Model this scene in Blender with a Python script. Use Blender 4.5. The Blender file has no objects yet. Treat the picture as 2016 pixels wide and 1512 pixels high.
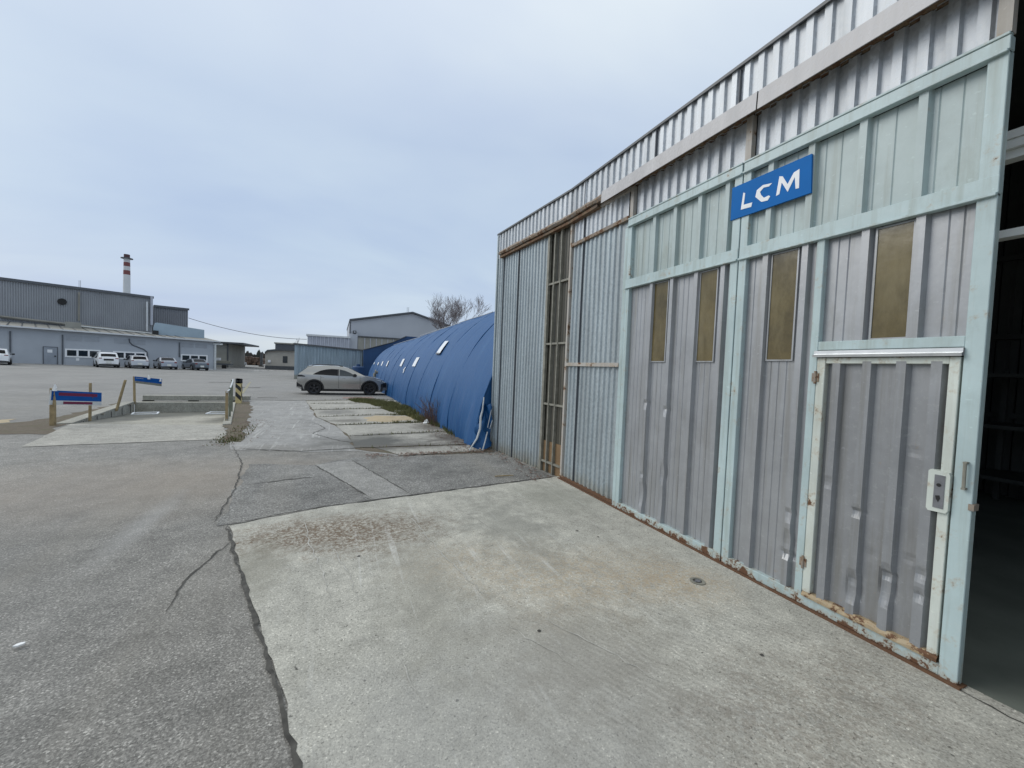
import bpy, bmesh, math, random
from mathutils import Vector, Matrix
R = random.Random(7)
scene = bpy.context.scene
COL = scene.collection
PI = math.pi

# ------------------------------------------------------------------ camera (surveyed from the photograph)
FPX, EYE = 800.0, 1.65
YAW, PITCH, ROLL = math.radians(23.2817), math.atan(30/800), math.atan(.04)
fw = Vector((math.sin(YAW)*math.cos(PITCH), math.cos(YAW)*math.cos(PITCH), -math.sin(PITCH)))
rt0 = fw.cross(Vector((0,0,1))).normalized(); up0 = rt0.cross(fw)
rt = rt0*math.cos(ROLL)+up0*math.sin(ROLL); up = -rt0*math.sin(ROLL)+up0*math.cos(ROLL)
cd = bpy.data.cameras.new('camera'); cam = bpy.data.objects.new('camera', cd); COL.objects.link(cam)
cam.matrix_world = Matrix(((rt.x,up.x,-fw.x,0),(rt.y,up.y,-fw.y,0),(rt.z,up.z,-fw.z,EYE),(0,0,0,1)))
cd.sensor_width = 36; cd.lens = FPX/2016*36; cd.clip_end = 3000; cd.clip_start = .05
scene.camera = cam
def ray(px, py): return fw+rt*((px-1008)/FPX)-up*((py-756)/FPX)
def at(px, py, Y):                       # survey helper: the point at distance Y up the yard
    d = ray(px, py); t = Y/d.y; return Vector((0,0,EYE))+d*t
def cl(v,a,b): return max(a,min(b,v))
def gz(x,y): return -0.008*cl(y-6,0,28)+0.02*cl(-x-10,0,20)   # lie of the ground
def gg(px,py):
    d = ray(px,py); z = 0
    for _ in range(30):
        t=(z-EYE)/d.z; z=.5*z+.5*gz(d.x*t,d.y*t)
    t=(z-EYE)/d.z; return Vector((d.x*t,d.y*t,z))

# ------------------------------------------------------------------ object helpers
def tag(o, label=None, cat=None, group=None, kind=None):
    if label: o['label']=label
    if cat: o['category']=cat
    if group: o['group']=group
    if kind: o['kind']=kind
    return o
def thing(name, label, cat, loc=(0,0,0), group=None, rz=0):
    o = bpy.data.objects.new(name, None); COL.objects.link(o); o.location=loc; o.rotation_euler=(0,0,rz)
    o.empty_display_size=.2
    return tag(o,label,cat,group)
class MB:
    def __init__(s): s.v=[]; s.f=[]
    def add(s, vs, fs):
        b=len(s.v); s.v+= [tuple(v) for v in vs]; s.f+=[[b+i for i in f] for f in fs]; return s
    def quad(s,a,b,c,d): return s.add([a,b,c,d],[[0,1,2,3]])
    def box(s,x0,x1,y0,y1,z0,z1,fn=None):
        vs=[(x,y,z) for z in (z0,z1) for y in (y0,y1) for x in (x0,x1)]
        if fn: vs=[fn(*v) for v in vs]
        return s.add(vs,[[0,2,3,1],[4,5,7,6],[0,1,5,4],[2,6,7,3],[0,4,6,2],[1,3,7,5]])
    def grid(s, rows, close=False):
        n=len(rows[0]); vs=[p for r in rows for p in r]; fs=[]
        for i in range(len(rows)-1):
            for j in range(n if close else n-1):
                k=(j+1)%n
                fs.append([i*n+j,i*n+k,(i+1)*n+k,(i+1)*n+j])
        return s.add(vs,fs)
    def tube(s, pts, r, n=8, cap=True):
        pts=[Vector(p) for p in pts]
        rs=r if isinstance(r,(list,tuple)) else [r]*len(pts)
        rows=[]
        ref=None
        for i,p in enumerate(pts):
            d=(pts[min(i+1,len(pts)-1)]-pts[max(i-1,0)])
            d=d.normalized() if d.length>1e-9 else Vector((0,0,1))
            if ref is None or abs(ref.dot(d))>.95:
                ref=Vector((0,0,1)) if abs(d.z)<.9 else Vector((1,0,0))
            a=d.cross(ref).normalized(); b=d.cross(a)
            rows.append([p+(a*math.cos(2*PI*k/n)+b*math.sin(2*PI*k/n))*rs[i] for k in range(n)])
        b0=len(s.v); s.grid(rows,True)
        if cap:
            s.f.append([b0+k for k in range(n)][::-1]); m=b0+(len(pts)-1)*n; s.f.append([m+k for k in range(n)])
        return s
    def prism(s, poly, fn, d0, d1):       # poly in (u,v), fn(u,v,d)
        n=len(poly); vs=[fn(u,v,d0) for u,v in poly]+[fn(u,v,d1) for u,v in poly]
        fs=[list(range(n))[::-1],[n+i for i in range(n)]]+[[i,(i+1)%n,n+(i+1)%n,n+i] for i in range(n)]
        return s.add(vs,fs)
    def build(s, name, m, parent=None, smooth=None, bevel=0, local=False, recalc=True):
        me=bpy.data.meshes.new(name)
        off=Vector((0,0,0))
        if parent is not None and not local:
            p=parent
            while p is not None: off+=p.location; p=p.parent
        me.from_pydata([tuple(Vector(v)-off) for v in s.v],[],s.f)
        bm=bmesh.new(); bm.from_mesh(me)
        if recalc: bmesh.ops.recalc_face_normals(bm, faces=bm.faces)
        if bevel:
            es=[e for e in bm.edges if len(e.link_faces)==2 and e.calc_face_angle(0)>.6]
            bmesh.ops.bevel(bm, geom=es, offset=bevel, segments=1, affect='EDGES', clamp_overlap=True)
        if smooth:
            for f in bm.faces: f.smooth=True
            for e in bm.edges:
                if len(e.link_faces)==2 and e.calc_face_angle(0)>smooth: e.smooth=False
        bm.to_mesh(me); bm.free()
        o=bpy.data.objects.new(name,me); COL.objects.link(o); o.parent=parent
        if m: me.materials.append(m)
        return o
def kids(o): return [c for c in bpy.data.objects if c.parent is o]
def dup(o, parent=None):
    c=o.copy(); COL.objects.link(c); c.parent=parent
    for ch in kids(o): dup(ch,c)
    return c

# ------------------------------------------------------------------ materials
class NT:
    def __init__(s,name):
        s.m=bpy.data.materials.new(name); s.m.use_nodes=True; s.t=s.m.node_tree; s.t.nodes.clear()
        s.out=s.n('ShaderNodeOutputMaterial'); s.b=s.n('ShaderNodeBsdfPrincipled')
        s.t.links.new(s.b.outputs[0],s.out.inputs[0])
        s.tc=s.n('ShaderNodeTexCoord').outputs['Object']
    def n(s,t,**k):
        x=s.t.nodes.new(t)
        for a,b in k.items(): setattr(x,a,b)
        return x
    def put(s,sock,v):
        if isinstance(v,bpy.types.NodeSocket): s.t.links.new(v,sock)
        elif isinstance(v,(tuple,list)) and len(v)==3 and sock.type=='RGBA': sock.default_value=(*v,1)
        else: sock.default_value=v
    def map(s,scale=(1,1,1),rot=(0,0,0),loc=(0,0,0),src=None):
        x=s.n('ShaderNodeMapping'); s.put(x.inputs[0],src or s.tc); x.inputs['Scale'].default_value=scale
        x.inputs['Rotation'].default_value=rot; x.inputs['Location'].default_value=loc; return x.outputs[0]
    def noise(s,scale,detail=4,rough=.55,vec=None,dist=0):
        x=s.n('ShaderNodeTexNoise'); s.put(x.inputs['Vector'],vec or s.tc); x.inputs['Scale'].default_value=scale
        x.inputs['Detail'].default_value=detail; x.inputs['Roughness'].default_value=rough; x.inputs['Distortion'].default_value=dist
        return x.outputs[0]
    def voro(s,scale,out='Color',vec=None,feature='F1'):
        x=s.n('ShaderNodeTexVoronoi',feature=feature); s.put(x.inputs['Vector'],vec or s.tc); x.inputs['Scale'].default_value=scale
        return x.outputs[out]
    def ramp(s,v,*st):                     # st = (pos, value) greyscale
        x=s.n('ShaderNodeValToRGB'); s.put(x.inputs[0],v); e=x.color_ramp.elements
        while len(e)<len(st): e.new(.5)
        for i,(p,c) in enumerate(st):
            e[i].position=p; e[i].color=(c,c,c,1) if not isinstance(c,tuple) else (*c,1)
        return x.outputs[0]
    def mix(s,f,a,b,mode='MIX'):
        x=s.n('ShaderNodeMix',data_type='RGBA',blend_type=mode); s.put(x.inputs[0],f); s.put(x.inputs[6],a); s.put(x.inputs[7],b); return x.outputs[2]
    def math(s,op,a,b=0.,c=None,clamp=False):
        x=s.n('ShaderNodeMath',operation=op); x.use_clamp=clamp; s.put(x.inputs[0],a); s.put(x.inputs[1],b)
        if c is not None: s.put(x.inputs[2],c)
        return x.outputs[0]
    def xyz(s,src=None):
        x=s.n('ShaderNodeSeparateXYZ'); s.put(x.inputs[0],src or s.tc); return x.outputs
    def sep(s,c):
        x=s.n('ShaderNodeSeparateColor'); s.put(x.inputs[0],c); return x.outputs
    def bump(s,h,strength=.3,dist=.01):
        x=s.n('ShaderNodeBump'); x.inputs['Strength'].default_value=strength; x.inputs['Distance'].default_value=dist; s.put(x.inputs['Height'],h)
        s.t.links.new(x.outputs[0],s.b.inputs['Normal'])
    def set(s,col=None,rough=None,metal=None,**k):
        if col is not None: s.put(s.b.inputs['Base Color'],col)
        if rough is not None: s.put(s.b.inputs['Roughness'],rough)
        if metal is not None: s.put(s.b.inputs['Metallic'],metal)
        for a,v in k.items(): s.put(s.b.inputs[a.replace('_',' ')],v)
        return s.m
    def blob(s,cx,cy,rx,ry,soft=1.0,rag=.6,nscale=3.0):   # a ragged worn spot on the ground, 0..1
        v=s.map(loc=(-cx/rx,-cy/ry,0),scale=(1/rx,1/ry,0))
        x=s.n('ShaderNodeVectorMath',operation='LENGTH'); s.put(x.inputs[0],v)
        n=s.noise(nscale,5,.65)
        d=s.math('ADD',x.outputs['Value'],s.math('MULTIPLY',s.math('SUBTRACT',n,.5),rag*2))
        return s.math('SUBTRACT',1.0,s.math('DIVIDE',s.math('SUBTRACT',d,1-soft*.5),soft,clamp=True),clamp=True)

def plain(name,col,rough=.6,metal=0.,var=.15,scale=4,bump=0,**k):
    t=NT(name); n=t.noise(scale,5)
    f=t.ramp(n,(.3,1-var),(.7,1+var*.6))
    c=t.mix(1.,col,f,'MULTIPLY')
    if bump: t.bump(t.noise(scale*8,3),bump,.004)
    return t.set(c,rough,metal,**k)

def asphalt(name,dark,light,fine=90,patch=.5,coarse=None):
    t=NT(name)
    agg=t.sep(t.voro(fine))[0]
    agg2=t.noise(fine*.8,4,.7)
    sp=t.ramp(agg,(.0,.62),(.3,.85),(.7,1.03),(.93,1.35),(1.,1.9))
    sp2=t.ramp(agg2,(.3,.38),(.44,.86),(.55,1.1),(.7,1.75))
    big=t.ramp(t.noise(patch,6,.62),(.3,0.),(.7,1.))
    mid=t.ramp(t.noise(3.2,7,.75),(.3,.70),(.7,1.2))
    c=t.mix(big,dark,light)
    c=t.mix(1.,c,mid,'MULTIPLY'); c=t.mix(1.,c,sp,'MULTIPLY'); c=t.mix(1.,c,sp2,'MULTIPLY')
    # dirt drawn out by tyres
    str_=t.ramp(t.noise(1.1,5,.6,t.map((1,.12,1),(0,0,.25))),(.5,0.),(.75,.35))
    c=t.mix(str_,c,(.27,.25,.21))
    t.bump(t.math('ADD',t.math('MULTIPLY',agg,.6),t.noise(fine*.8,3)),.55,.006)
    return t,c

def galv(name,base,rust=0.0,dirt=.5,rough=.42,metal=.75,low=True):
    t=NT(name)
    sp=t.sep(t.voro(55,vec=t.map((1,1,.7))))[0]
    c=t.mix(1.,base,t.ramp(sp,(.0,.86),(1.,1.1)),'MULTIPLY')
    c=t.mix(1.,c,t.ramp(t.noise(.9,4,.6,t.map((3,3,.5))),(.3,.82),(.7,1.1)),'MULTIPLY')
    z=t.xyz()[2]
    # dirt splash above the ground and streaks running down
    st=t.ramp(t.noise(7,4,.6,t.map((1,1,.06))),(.5,0.),(.72,dirt))
    c=t.mix(st,c,(.24,.255,.26))
    zz=t.math('ADD',z,t.math('MULTIPLY',t.noise(6,3),.35))
    sw=t.ramp(zz,(.16,.75),(.42,0.))
    c=t.mix(sw,c,(.24,.22,.16))
    if rust:
        rn=t.ramp(t.noise(5,7,.7),(.62-rust*.3,0.),(.7-rust*.3,1.))
        c=t.mix(rn,c,t.mix(t.noise(40,3),(.07,.035,.02),(.17,.085,.045)))
        metal=t.math('MULTIPLY',t.math('SUBTRACT',1.,rn),metal)
    r=t.math('ADD',rough-.06,t.math('MULTIPLY',sp,.12))
    t.bump(t.noise(9,3),.12,.01)
    return t.set(c,r,metal)

def paint(name,base,rust=.15,low=.3,rough=.5,chalk=.12,metal=0.,var=.16):
    t=NT(name)
    c=t.mix(1.,base,t.ramp(t.noise(2.2,6,.65),(.28,1-var),(.72,1+var*.6)),'MULTIPLY')
    c=t.mix(t.ramp(t.noise(30,4,.7),(.55,0.),(.8,chalk)),c,(.55,.57,.55))
    st=t.ramp(t.noise(16,4,.6,t.map((1,1,.05))),(.5,0.),(.72,.6))
    c=t.mix(st,c,t.mix(1.,base,(.62,.58,.5),'MULTIPLY'))
    gr=t.ramp(t.noise(3.5,7,.75,t.map((1,1,.5))),(.54,0.),(.7,.45)); c=t.mix(gr,c,t.mix(1.,base,(.70,.68,.62),'MULTIPLY'))
    scu=t.ramp(t.noise(22,3,.5,t.map((.2,1,1.6),(.5,0,0))),(.68,0.),(.71,.35)); c=t.mix(scu,c,t.mix(1.,base,(1.35,1.35,1.33),'MULTIPLY'))
    z=t.xyz()[2]
    n=t.noise(9,8,.72)
    th=t.math('ADD',n,t.math('MULTIPLY',t.ramp(z,(.01,1.),(.16,0.)),low))
    rm=t.ramp(th,(.74-rust*.35,0.),(.78-rust*.35,1.))
    halo=t.ramp(th,(.66-rust*.35,0.),(.78-rust*.35,.55))
    rc=t.mix(t.noise(60,4),(.06,.03,.018),(.17,.085,.04))
    c=t.mix(halo,c,(.36,.24,.12)); c=t.mix(rm,c,rc)
    t.bump(t.math('SUBTRACT',t.noise(14,3),t.math('MULTIPLY',rm,.5)),.15,.006)
    return t.set(c,t.mix(rm,(rough,)*3,(.85,)*3),metal)

M={}
# --- ground
t,c=asphalt('asphalt',(.178,.172,.157),(.285,.276,.253),115,.35)
b1=t.blob(-2.6,6.6,2.2,1.2,1.2,.5,1.2); c=t.mix(t.math('MULTIPLY',b1,.35),c,(.33,.27,.21))
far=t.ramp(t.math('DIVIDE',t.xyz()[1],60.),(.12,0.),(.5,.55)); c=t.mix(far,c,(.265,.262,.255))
b2=t.blob(-1.7,5.0,.10,.8,1.2,.5,6); c=t.mix(t.math('MULTIPLY',b2,.28),c,(.42,.42,.41))
wet=t.ramp(t.noise(.35,5,.6,t.map((1,.35,1))),(.52,0.),(.66,.3)); c=t.mix(wet,c,(.14,.14,.136))
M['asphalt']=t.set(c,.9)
t,c=asphalt('coarse_asphalt',(.15,.148,.139),(.25,.246,.232),80,1.0)
M['coarse']=t.set(c,.92)
t,c=asphalt('patched_asphalt',(.27,.265,.25),(.32,.315,.295),150,.8); M['strip']=t.set(c,.9)
BR=(.14,.10,.065); OR=(.42,.32,.20); GY=(.30,.30,.29)
def concrete(name,base,spots=(),scr=True,fine=150,rib=False):
    t=NT(name)
    c=t.mix(1.,base,t.ramp(t.noise(.9,7,.7),(.3,.78),(.7,1.1)),'MULTIPLY')
    c=t.mix(1.,c,t.ramp(t.noise(5,7,.75),(.32,.74),(.68,1.13)),'MULTIPLY')
    c=t.mix(t.ramp(t.noise(1.7,6,.7),(.5,0.),(.66,.25)),c,(.31,.30,.265))
    g=t.sep(t.voro(fine))[0]
    c=t.mix(1.,c,t.ramp(g,(.0,.62),(.12,.9),(.8,1.04),(.96,1.15),(1.,1.6)),'MULTIPLY')
    c=t.mix(1.,c,t.ramp(t.noise(fine*.55,4,.75),(.28,.45),(.42,.9),(.58,1.06),(.72,1.5)),'MULTIPLY')
    pit=t.ramp(t.noise(fine*.25,3,.6),(.29,.35),(.34,1.)); c=t.mix(1.,c,pit,'MULTIPLY')
    spk=t.ramp(t.noise(fine*.22,6,.8),(.44,.1),(.56,1.))
    for (cx,cy,rx,ry,col,am,rag,ns) in spots:
        bl=t.math('MULTIPLY',t.blob(cx,cy,rx,ry,1.0,rag,ns),am); c=t.mix(t.math('MULTIPLY',bl,spk) if col in (BR,OR) else bl,c,col)
    if scr:
        for rot,sc in ((.12,9),(.30,13),(.55,15)):
            s1=t.ramp(t.noise(sc,3,.5,t.map((1,.035,1),(0,0,rot))),(.63,0.),(.69,.6))
            msk=t.math('MULTIPLY',t.ramp(t.noise(1.1,5,.65,t.map((1,1,1),(0,0,rot))),(.44,0.),(.6,1.)),t.ramp(t.noise(60,3,.7),(.4,.2),(.55,1.)))
            c=t.mix(t.math('MULTIPLY',s1,msk),c,(.60,.60,.57))
    st=t.ramp(t.noise(2.3,8,.8),(.58,0.),(.74,.4)); c=t.mix(st,c,(.16,.155,.14))
    h=t.math('ADD',t.noise(fine*.9,3),t.math('MULTIPLY',t.noise(12,5),.7))
    if rib:
        w=t.n('ShaderNodeTexWave'); t.put(w.inputs['Vector'],t.map((1,1,1),(0,0,-.55))); w.inputs['Scale'].default_value=7; w.inputs['Distortion'].default_value=5; w.inputs['Detail'].default_value=3
        h=t.math('ADD',h,t.math('MULTIPLY',t.math('MULTIPLY',w.outputs[1],.9),t.blob(2.0,1.3,1.2,1.2,1.,.4,1.5)))
    t.bump(h,.4,.006)
    return t.set(c,.9)
M['apron']=concrete('apron_concrete',(.465,.453,.397),[(-.25,4.25,.55,.35,BR,1.,1.3,7),(.35,4.1,.6,.42,BR,.95,1.4,8),(-.55,3.7,.2,.45,(.2,.19,.15),.5,1.2,6),
    (1.9,2.65,.7,.42,OR,.5,.9,2.5),(1.2,3.2,.6,.4,OR,.35,1.,3),(2.55,2.35,.35,.3,OR,.5,.8,3),(2.6,4.6,.4,.5,(.24,.24,.2),.5,1.,4),(.8,1.6,.9,.7,GY,.4,1.,2),(2.3,1.2,.8,.35,BR,.35,1.4,4),(1.4,2.0,.5,.5,(.26,.24,.20),.4,1.4,5),(.6,2.9,.25,.8,(.25,.24,.2),.45,1.3,6),(1.7,3.9,.35,.9,(.21,.21,.185),.5,1.4,5)],rib=True)
M['lane']=concrete('lane_concrete',(.335,.33,.315),[(.6,9.0,.9,.7,(.11,.11,.1),.8,1.,2),(-1.2,8.6,.8,.4,(.16,.15,.13),.5,1.2,3)])
M['slab']=concrete('slab_concrete',(.40,.385,.34),[(.6,8.9,.9,.9,(.10,.10,.09),1.,1.,1.5),(2.5,9.1,.5,.7,(.11,.10,.085),1.,1.2,3),(1.2,8.35,1.2,.22,(.12,.11,.095),.9,1.2,4),(2.4,11.,.4,.6,(.13,.12,.1),.9,1.2,3),(.3,12.6,.5,.3,(.15,.14,.12),.8,1.2,3),(1.4,10.0,1.,.15,(.15,.145,.125),.8,1.3,4),(0.,15,.5,.8,(.17,.165,.15),.8,1.3,3)],scr=False,fine=90)
M['pitfloor']=concrete('ramp_concrete',(.39,.37,.31),[(-5.5,16.6,1.2,2.,(.09,.09,.075),1.,1.,1.5),(-4.4,17.4,2.2,1.,(.11,.11,.09),1.,1.,1.5),(-5.6,14.2,.5,1.4,(.10,.10,.085),1.,1.,2.5),(-3.,14.5,.4,1.5,(.13,.125,.1),.9,1.,2.5)],scr=False,fine=90)
M['oldwall']=concrete('old_concrete',(.37,.36,.31),[],scr=False,fine=90)
t=NT('dirt'); c=t.mix(t.noise(9,7,.7),(.055,.043,.028),(.20,.165,.12)); c=t.mix(t.ramp(t.noise(2.5,5),(.5,0.),(.7,.6)),c,(.09,.095,.04)); t.bump(t.noise(25,6,.7),.8,.03); M['dirt']=t.set(c,.95)
t=NT('sand'); c=t.mix(t.noise(14,7,.7),(.34,.27,.17),(.54,.45,.31)); c=t.mix(t.ramp(t.noise(28,5,.7),(.58,0.),(.68,.6)),c,(.22,.15,.08)); t.bump(t.noise(30,6,.7),.8,.03); M['sand']=t.set(c,.95)
M['crack']=plain('crack_dirt',(.075,.072,.064),.95,0,.5,20)
M['yellowline']=plain('worn_yellow_paint',(.30,.28,.19),.85,0,.3,6)
M['whiteline']=plain('worn_white_paint',(.55,.55,.53),.8,0,.25,3)
M['redpaint']=plain('worn_red_paint',(.27,.19,.165),.85,0,.4,3)
t=NT('grass'); c=t.mix(t.noise(2.2,4),(.05,.07,.018),(.17,.155,.055)); M['grass']=t.set(c,.8)
M['dry']=plain('dry_stalk',(.16,.10,.075),.85,0,.3,10)
# --- hangar
M['galv']=galv('galvanised_cladding',(.53,.56,.59),0,.5,.5,.25)
M['galvold']=galv('weathered_galvanised_sheet',(.365,.415,.435),0,.45,.5,.3)
M['flash']=galv('flashing_sheet',(.42,.415,.42),0,.25,.55,.2)
M['mint']=paint('mint_paint',(.385,.46,.455),.04,.05,.42,.12)
M['mintrail']=paint('mint_paint_chipped',(.42,.52,.525),.25,.20,.42,.25)
M['grey']=paint('grey_silver_paint',(.335,.345,.358),-.02,.0,.36,.2,.3,.16)
M['doorgrey']=paint('grey_brush_paint',(.262,.27,.28),.02,.02,.42,.22,.15,.2)
M['walkframe']=paint('old_cream_mint_paint',(.56,.60,.55),.34,.26,.5,.3)
M['rust']=paint('rusty_steel',(.24,.21,.185),.62,.2,.8,.1)
M['rustpaint']=paint('rusting_cream_paint',(.42,.395,.36),.46,.2,.6,.2)
M['rustsill']=paint('rusted_yellow_sill',(.36,.29,.19),.52,.1,.7,.1)
M['darkrail']=paint('shadow_dark_rusty_rail',(.10,.07,.05),.7,.2,.8,.0)
M['trim']=plain('dark_roof_edge',(.10,.105,.11),.5,.4,.2,3)
t=NT('brown_fibreglass'); c=t.mix(t.ramp(t.noise(2.6,7,.7),(.3,0.),(.7,1.)),(.055,.042,.015),(.15,.115,.045)); c=t.mix(t.ramp(t.noise(4,6,.7,t.map((1,1,.35))),(.48,0.),(.72,.75)),c,(.20,.165,.085)); c=t.mix(t.ramp(t.noise(18,4,.6,t.map((1,1,.05))),(.55,0.),(.75,.35)),c,(.08,.06,.02)); t.bump(t.noise(5,4),.2,.01); M['fibre']=t.set(c,.16)
t=NT('wired_sheet'); c=t.mix(t.noise(4,5,.6,t.map((4,4,.4))),(.075,.07,.055),(.15,.14,.112)); M['grillepane']=t.set(c,.35)
M['board']=plain('brown_board',(.22,.14,.07),.7,0,.25,3)
M['bar']=plain('tan_bar',(.235,.228,.19),.6,.1,.3,12)
M['zincstrip']=plain('bright_zinc_strip',(.66,.68,.69),.35,.7,.12,9)
M['escut']=plain('grey_lock_plate',(.22,.225,.24),.4,.6,.2,20)
M['black']=plain('black_void',(.012,.012,.012),.7)
M['signblue']=plain('sign_blue',(.004,.125,.40),.6,0,.08,3,Specular_IOR_Level=.15)
M['signwhite']=plain('sign_white',(.78,.79,.80),.5,0,.06,8)
M['ink']=M['signwhite']
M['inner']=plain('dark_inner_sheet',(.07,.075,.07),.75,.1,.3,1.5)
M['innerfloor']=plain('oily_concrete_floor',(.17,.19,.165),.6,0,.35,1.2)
M['whitebeam']=plain('white_beam_paint',(.82,.84,.80),.5,0,.08,4)
# --- tent
t=NT('blue_tarpaulin')
c=t.mix(t.noise(.6,5,.6),(.005,.060,.178),(.009,.080,.225))
c=t.mix(t.ramp(t.noise(2.2,4,.6,t.map((.25,1.6,.25))),(.56,0.),(.8,.3)),c,(.085,.19,.33))
c=t.mix(t.ramp(t.noise(1.1,4,.6,t.map((1,2.,.5))),(.55,0.),(.8,.4)),c,(.014,.075,.21))
t.bump(t.noise(2.6,4,.55,t.map((.3,1.7,.3))),.55,.06)
M['tarp']=t.set(c,.5,Specular_IOR_Level=.35)
M['tarpdark']=plain('dark_blue_sheet',(.012,.055,.15),.55,0,.2,1)
M['patchwhite']=plain('white_patch',(.72,.75,.78),.5,0,.12,6)
M['strap']=plain('grey_strap',(.50,.53,.55),.6,0,.2,8)
# --- far buildings
M['facade']=plain('grey_render_wall',(.40,.43,.47),.7,0,.08,.5)
M['halldark']=plain('grey_cladding',(.30,.315,.34),.65,.0,.10,.4)
M['hallblock']=plain('dark_grey_cladding',(.215,.225,.25),.65,.0,.10,.4)
M['parapet']=plain('pale_blue_cladding',(.34,.43,.50),.55,.1,.08,.5)
M['roofsheet']=plain('weathered_roof_sheet',(.27,.26,.23),.8,0,.3,.6)
M['eave']=plain('white_eave',(.62,.64,.66),.5,0,.1,2)
M['conduit']=plain('dark_conduit',(.09,.10,.115),.6)
M['ventgrey']=plain('grey_vent_panel',(.33,.355,.39),.6,0,.1,2)
M['doorblue']=plain('slate_door',(.28,.31,.355),.5,0,.1,2)
M['glass']=plain('dark_glass',(.012,.018,.024),.08,0,.1,2)
M['pvc']=plain('white_pvc',(.80,.81,.82),.4,0,.05,5)
M['beige']=plain('beige_wall',(.30,.295,.265),.8,0,.12,.8)
M['cream']=plain('cream_wall',(.46,.435,.385),.8,0,.12,.8)
M['hallgrey']=plain('blue_grey_wall',(.43,.455,.50),.7,0,.06,.3)
M['annexlight']=plain('light_corrugated_sheet',(.44,.46,.52),.5,.2,.1,1)
M['shedmetal']=galv('shed_corrugated_sheet',(.33,.405,.455),0,.3,.5,.45)
M['chim']=plain('pale_chimney_concrete',(.58,.60,.62),.8,0,.1,.3)
M['chimred']=plain('red_band',(.185,.065,.065),.8,0,.15,.3)
M['chimtop']=plain('sooty_brick',(.085,.045,.05),.9,0,.2,.5)
M['wood']=plain('weathered_wood',(.33,.25,.135),.85,0,.3,9)
M['postgreen']=plain('grey_green_post',(.17,.18,.13),.7,0,.3,9)
M['boardblue']=plain('barrier_blue',(.006,.085,.33),.6,0,.12,4,Specular_IOR_Level=.15)
M['boardred']=plain('barrier_dark_red',(.16,.008,.05),.5,0,.12,4)
M['boardwhite']=plain('barrier_white',(.60,.62,.62),.5,0,.15,6)
M['yellow']=plain('bollard_yellow',(.62,.50,.24),.6,0,.2,6)
M['blackp']=plain('bollard_black',(.02,.02,.022),.6,0,.2,6)
M['ragwhite']=plain('white_rag',(.75,.76,.76),.8,0,.1,9)
M['bark']=plain('bare_bark',(.13,.105,.10),.9,0,.3,3)
M['twig']=plain('bare_twigs',(.21,.185,.19),.9,0,.3,3)
M['wood_far']=plain('far_bare_woodland',(.085,.072,.06),.95,0,.5,.06)
M['wood_pine']=plain('far_dark_pines',(.05,.055,.045),.95,0,.4,.06)
M['logs']=plain('stacked_logs',(.13,.085,.06),.9,0,.6,.7)
M['cable']=plain('cable_black',(.10,.10,.11),.6)
# --- cars
def carpaint(name,col,metal=.6,rough=.32):
    t=NT(name); return t.set(t.mix(1.,col,t.ramp(t.noise(2,3),(.3,.96),(.7,1.04)),'MULTIPLY'),rough,metal,Coat_Weight=1.,Coat_Roughness=.03)
M['champagne']=carpaint('champagne_grey_paint',(.37,.36,.34),.5,.2)
M['carwhite']=carpaint('white_car_paint',(.78,.79,.80),0)
M['carsilver']=carpaint('silver_car_paint',(.52,.53,.55))
M['cargrey']=carpaint('grey_car_paint',(.34,.36,.40))
M['carslate']=carpaint('slate_car_paint',(.17,.19,.22))
M['tint']=plain('tinted_glass',(.008,.008,.010),.08,0,.1,2,Specular_IOR_Level=.2)
M['tintlight']=plain('light_reflecting_glass',(.05,.06,.066),.05,0,.1,2,Specular_IOR_Level=.35)
M['trimblack']=plain('black_plastic',(.015,.015,.016),.5)
M['tyre']=plain('tyre_rubber',(.012,.012,.012),.8)
M['rimblack']=plain('black_alloy',(.06,.06,.065),.25,.8)
M['rimsilver']=plain('silver_alloy',(.42,.43,.45),.35,.7)
M['lampred']=plain('red_tail_lamp',(.16,.012,.012),.2)
M['lampclear']=plain('clear_head_lamp',(.55,.58,.60),.12)
M['plate']=plain('number_plate',(.68,.69,.66),.5)
M['chrome']=plain('door_handle_metal',(.40,.38,.35),.25,.9)

# ------------------------------------------------------------------ sky and sun
w=bpy.data.worlds.new('World'); scene.world=w; w.use_nodes=True; nt=w.node_tree; nt.nodes.clear()
SUN_EL,SUN_AZ=math.radians(34),math.radians(-60)      # azimuth from +Y towards +X
def wn(t,**k):
    x=nt.nodes.new(t)
    for a,b in k.items(): setattr(x,a,b)
    return x
L=nt.links.new
out=wn('ShaderNodeOutputWorld'); sky=wn('ShaderNodeTexSky',sky_type='NISHITA'); sky.sun_disc=False
sky.sun_elevation=SUN_EL; sky.sun_rotation=SUN_AZ; sky.air_density=1.5; sky.dust_density=2.5
bg1=wn('ShaderNodeBackground'); bg1.inputs[1].default_value=.10; L(sky.outputs[0],bg1.inputs[0])
tc=wn('ShaderNodeTexCoord'); sx=wn('ShaderNodeSeparateXYZ'); L(tc.outputs['Generated'],sx.inputs[0])
def wm(op,a,b):
    x=wn('ShaderNodeMath',operation=op)
    for i,v in enumerate((a,b)):
        if isinstance(v,(int,float)): x.inputs[i].default_value=v
        else: L(v,x.inputs[i])
    return x.outputs[0]
zc=wm('MAXIMUM',sx.outputs[2],0.); den=wm('ADD',zc,.22)
cx=wn('ShaderNodeCombineXYZ'); L(wm('DIVIDE',sx.outputs[0],den),cx.inputs[0]); L(wm('DIVIDE',sx.outputs[1],den),cx.inputs[1])
mp=wn('ShaderNodeMapping'); L(cx.outputs[0],mp.inputs[0]); mp.inputs['Rotation'].default_value=(0,0,.5); mp.inputs['Scale'].default_value=(.8,1.25,1)
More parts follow.
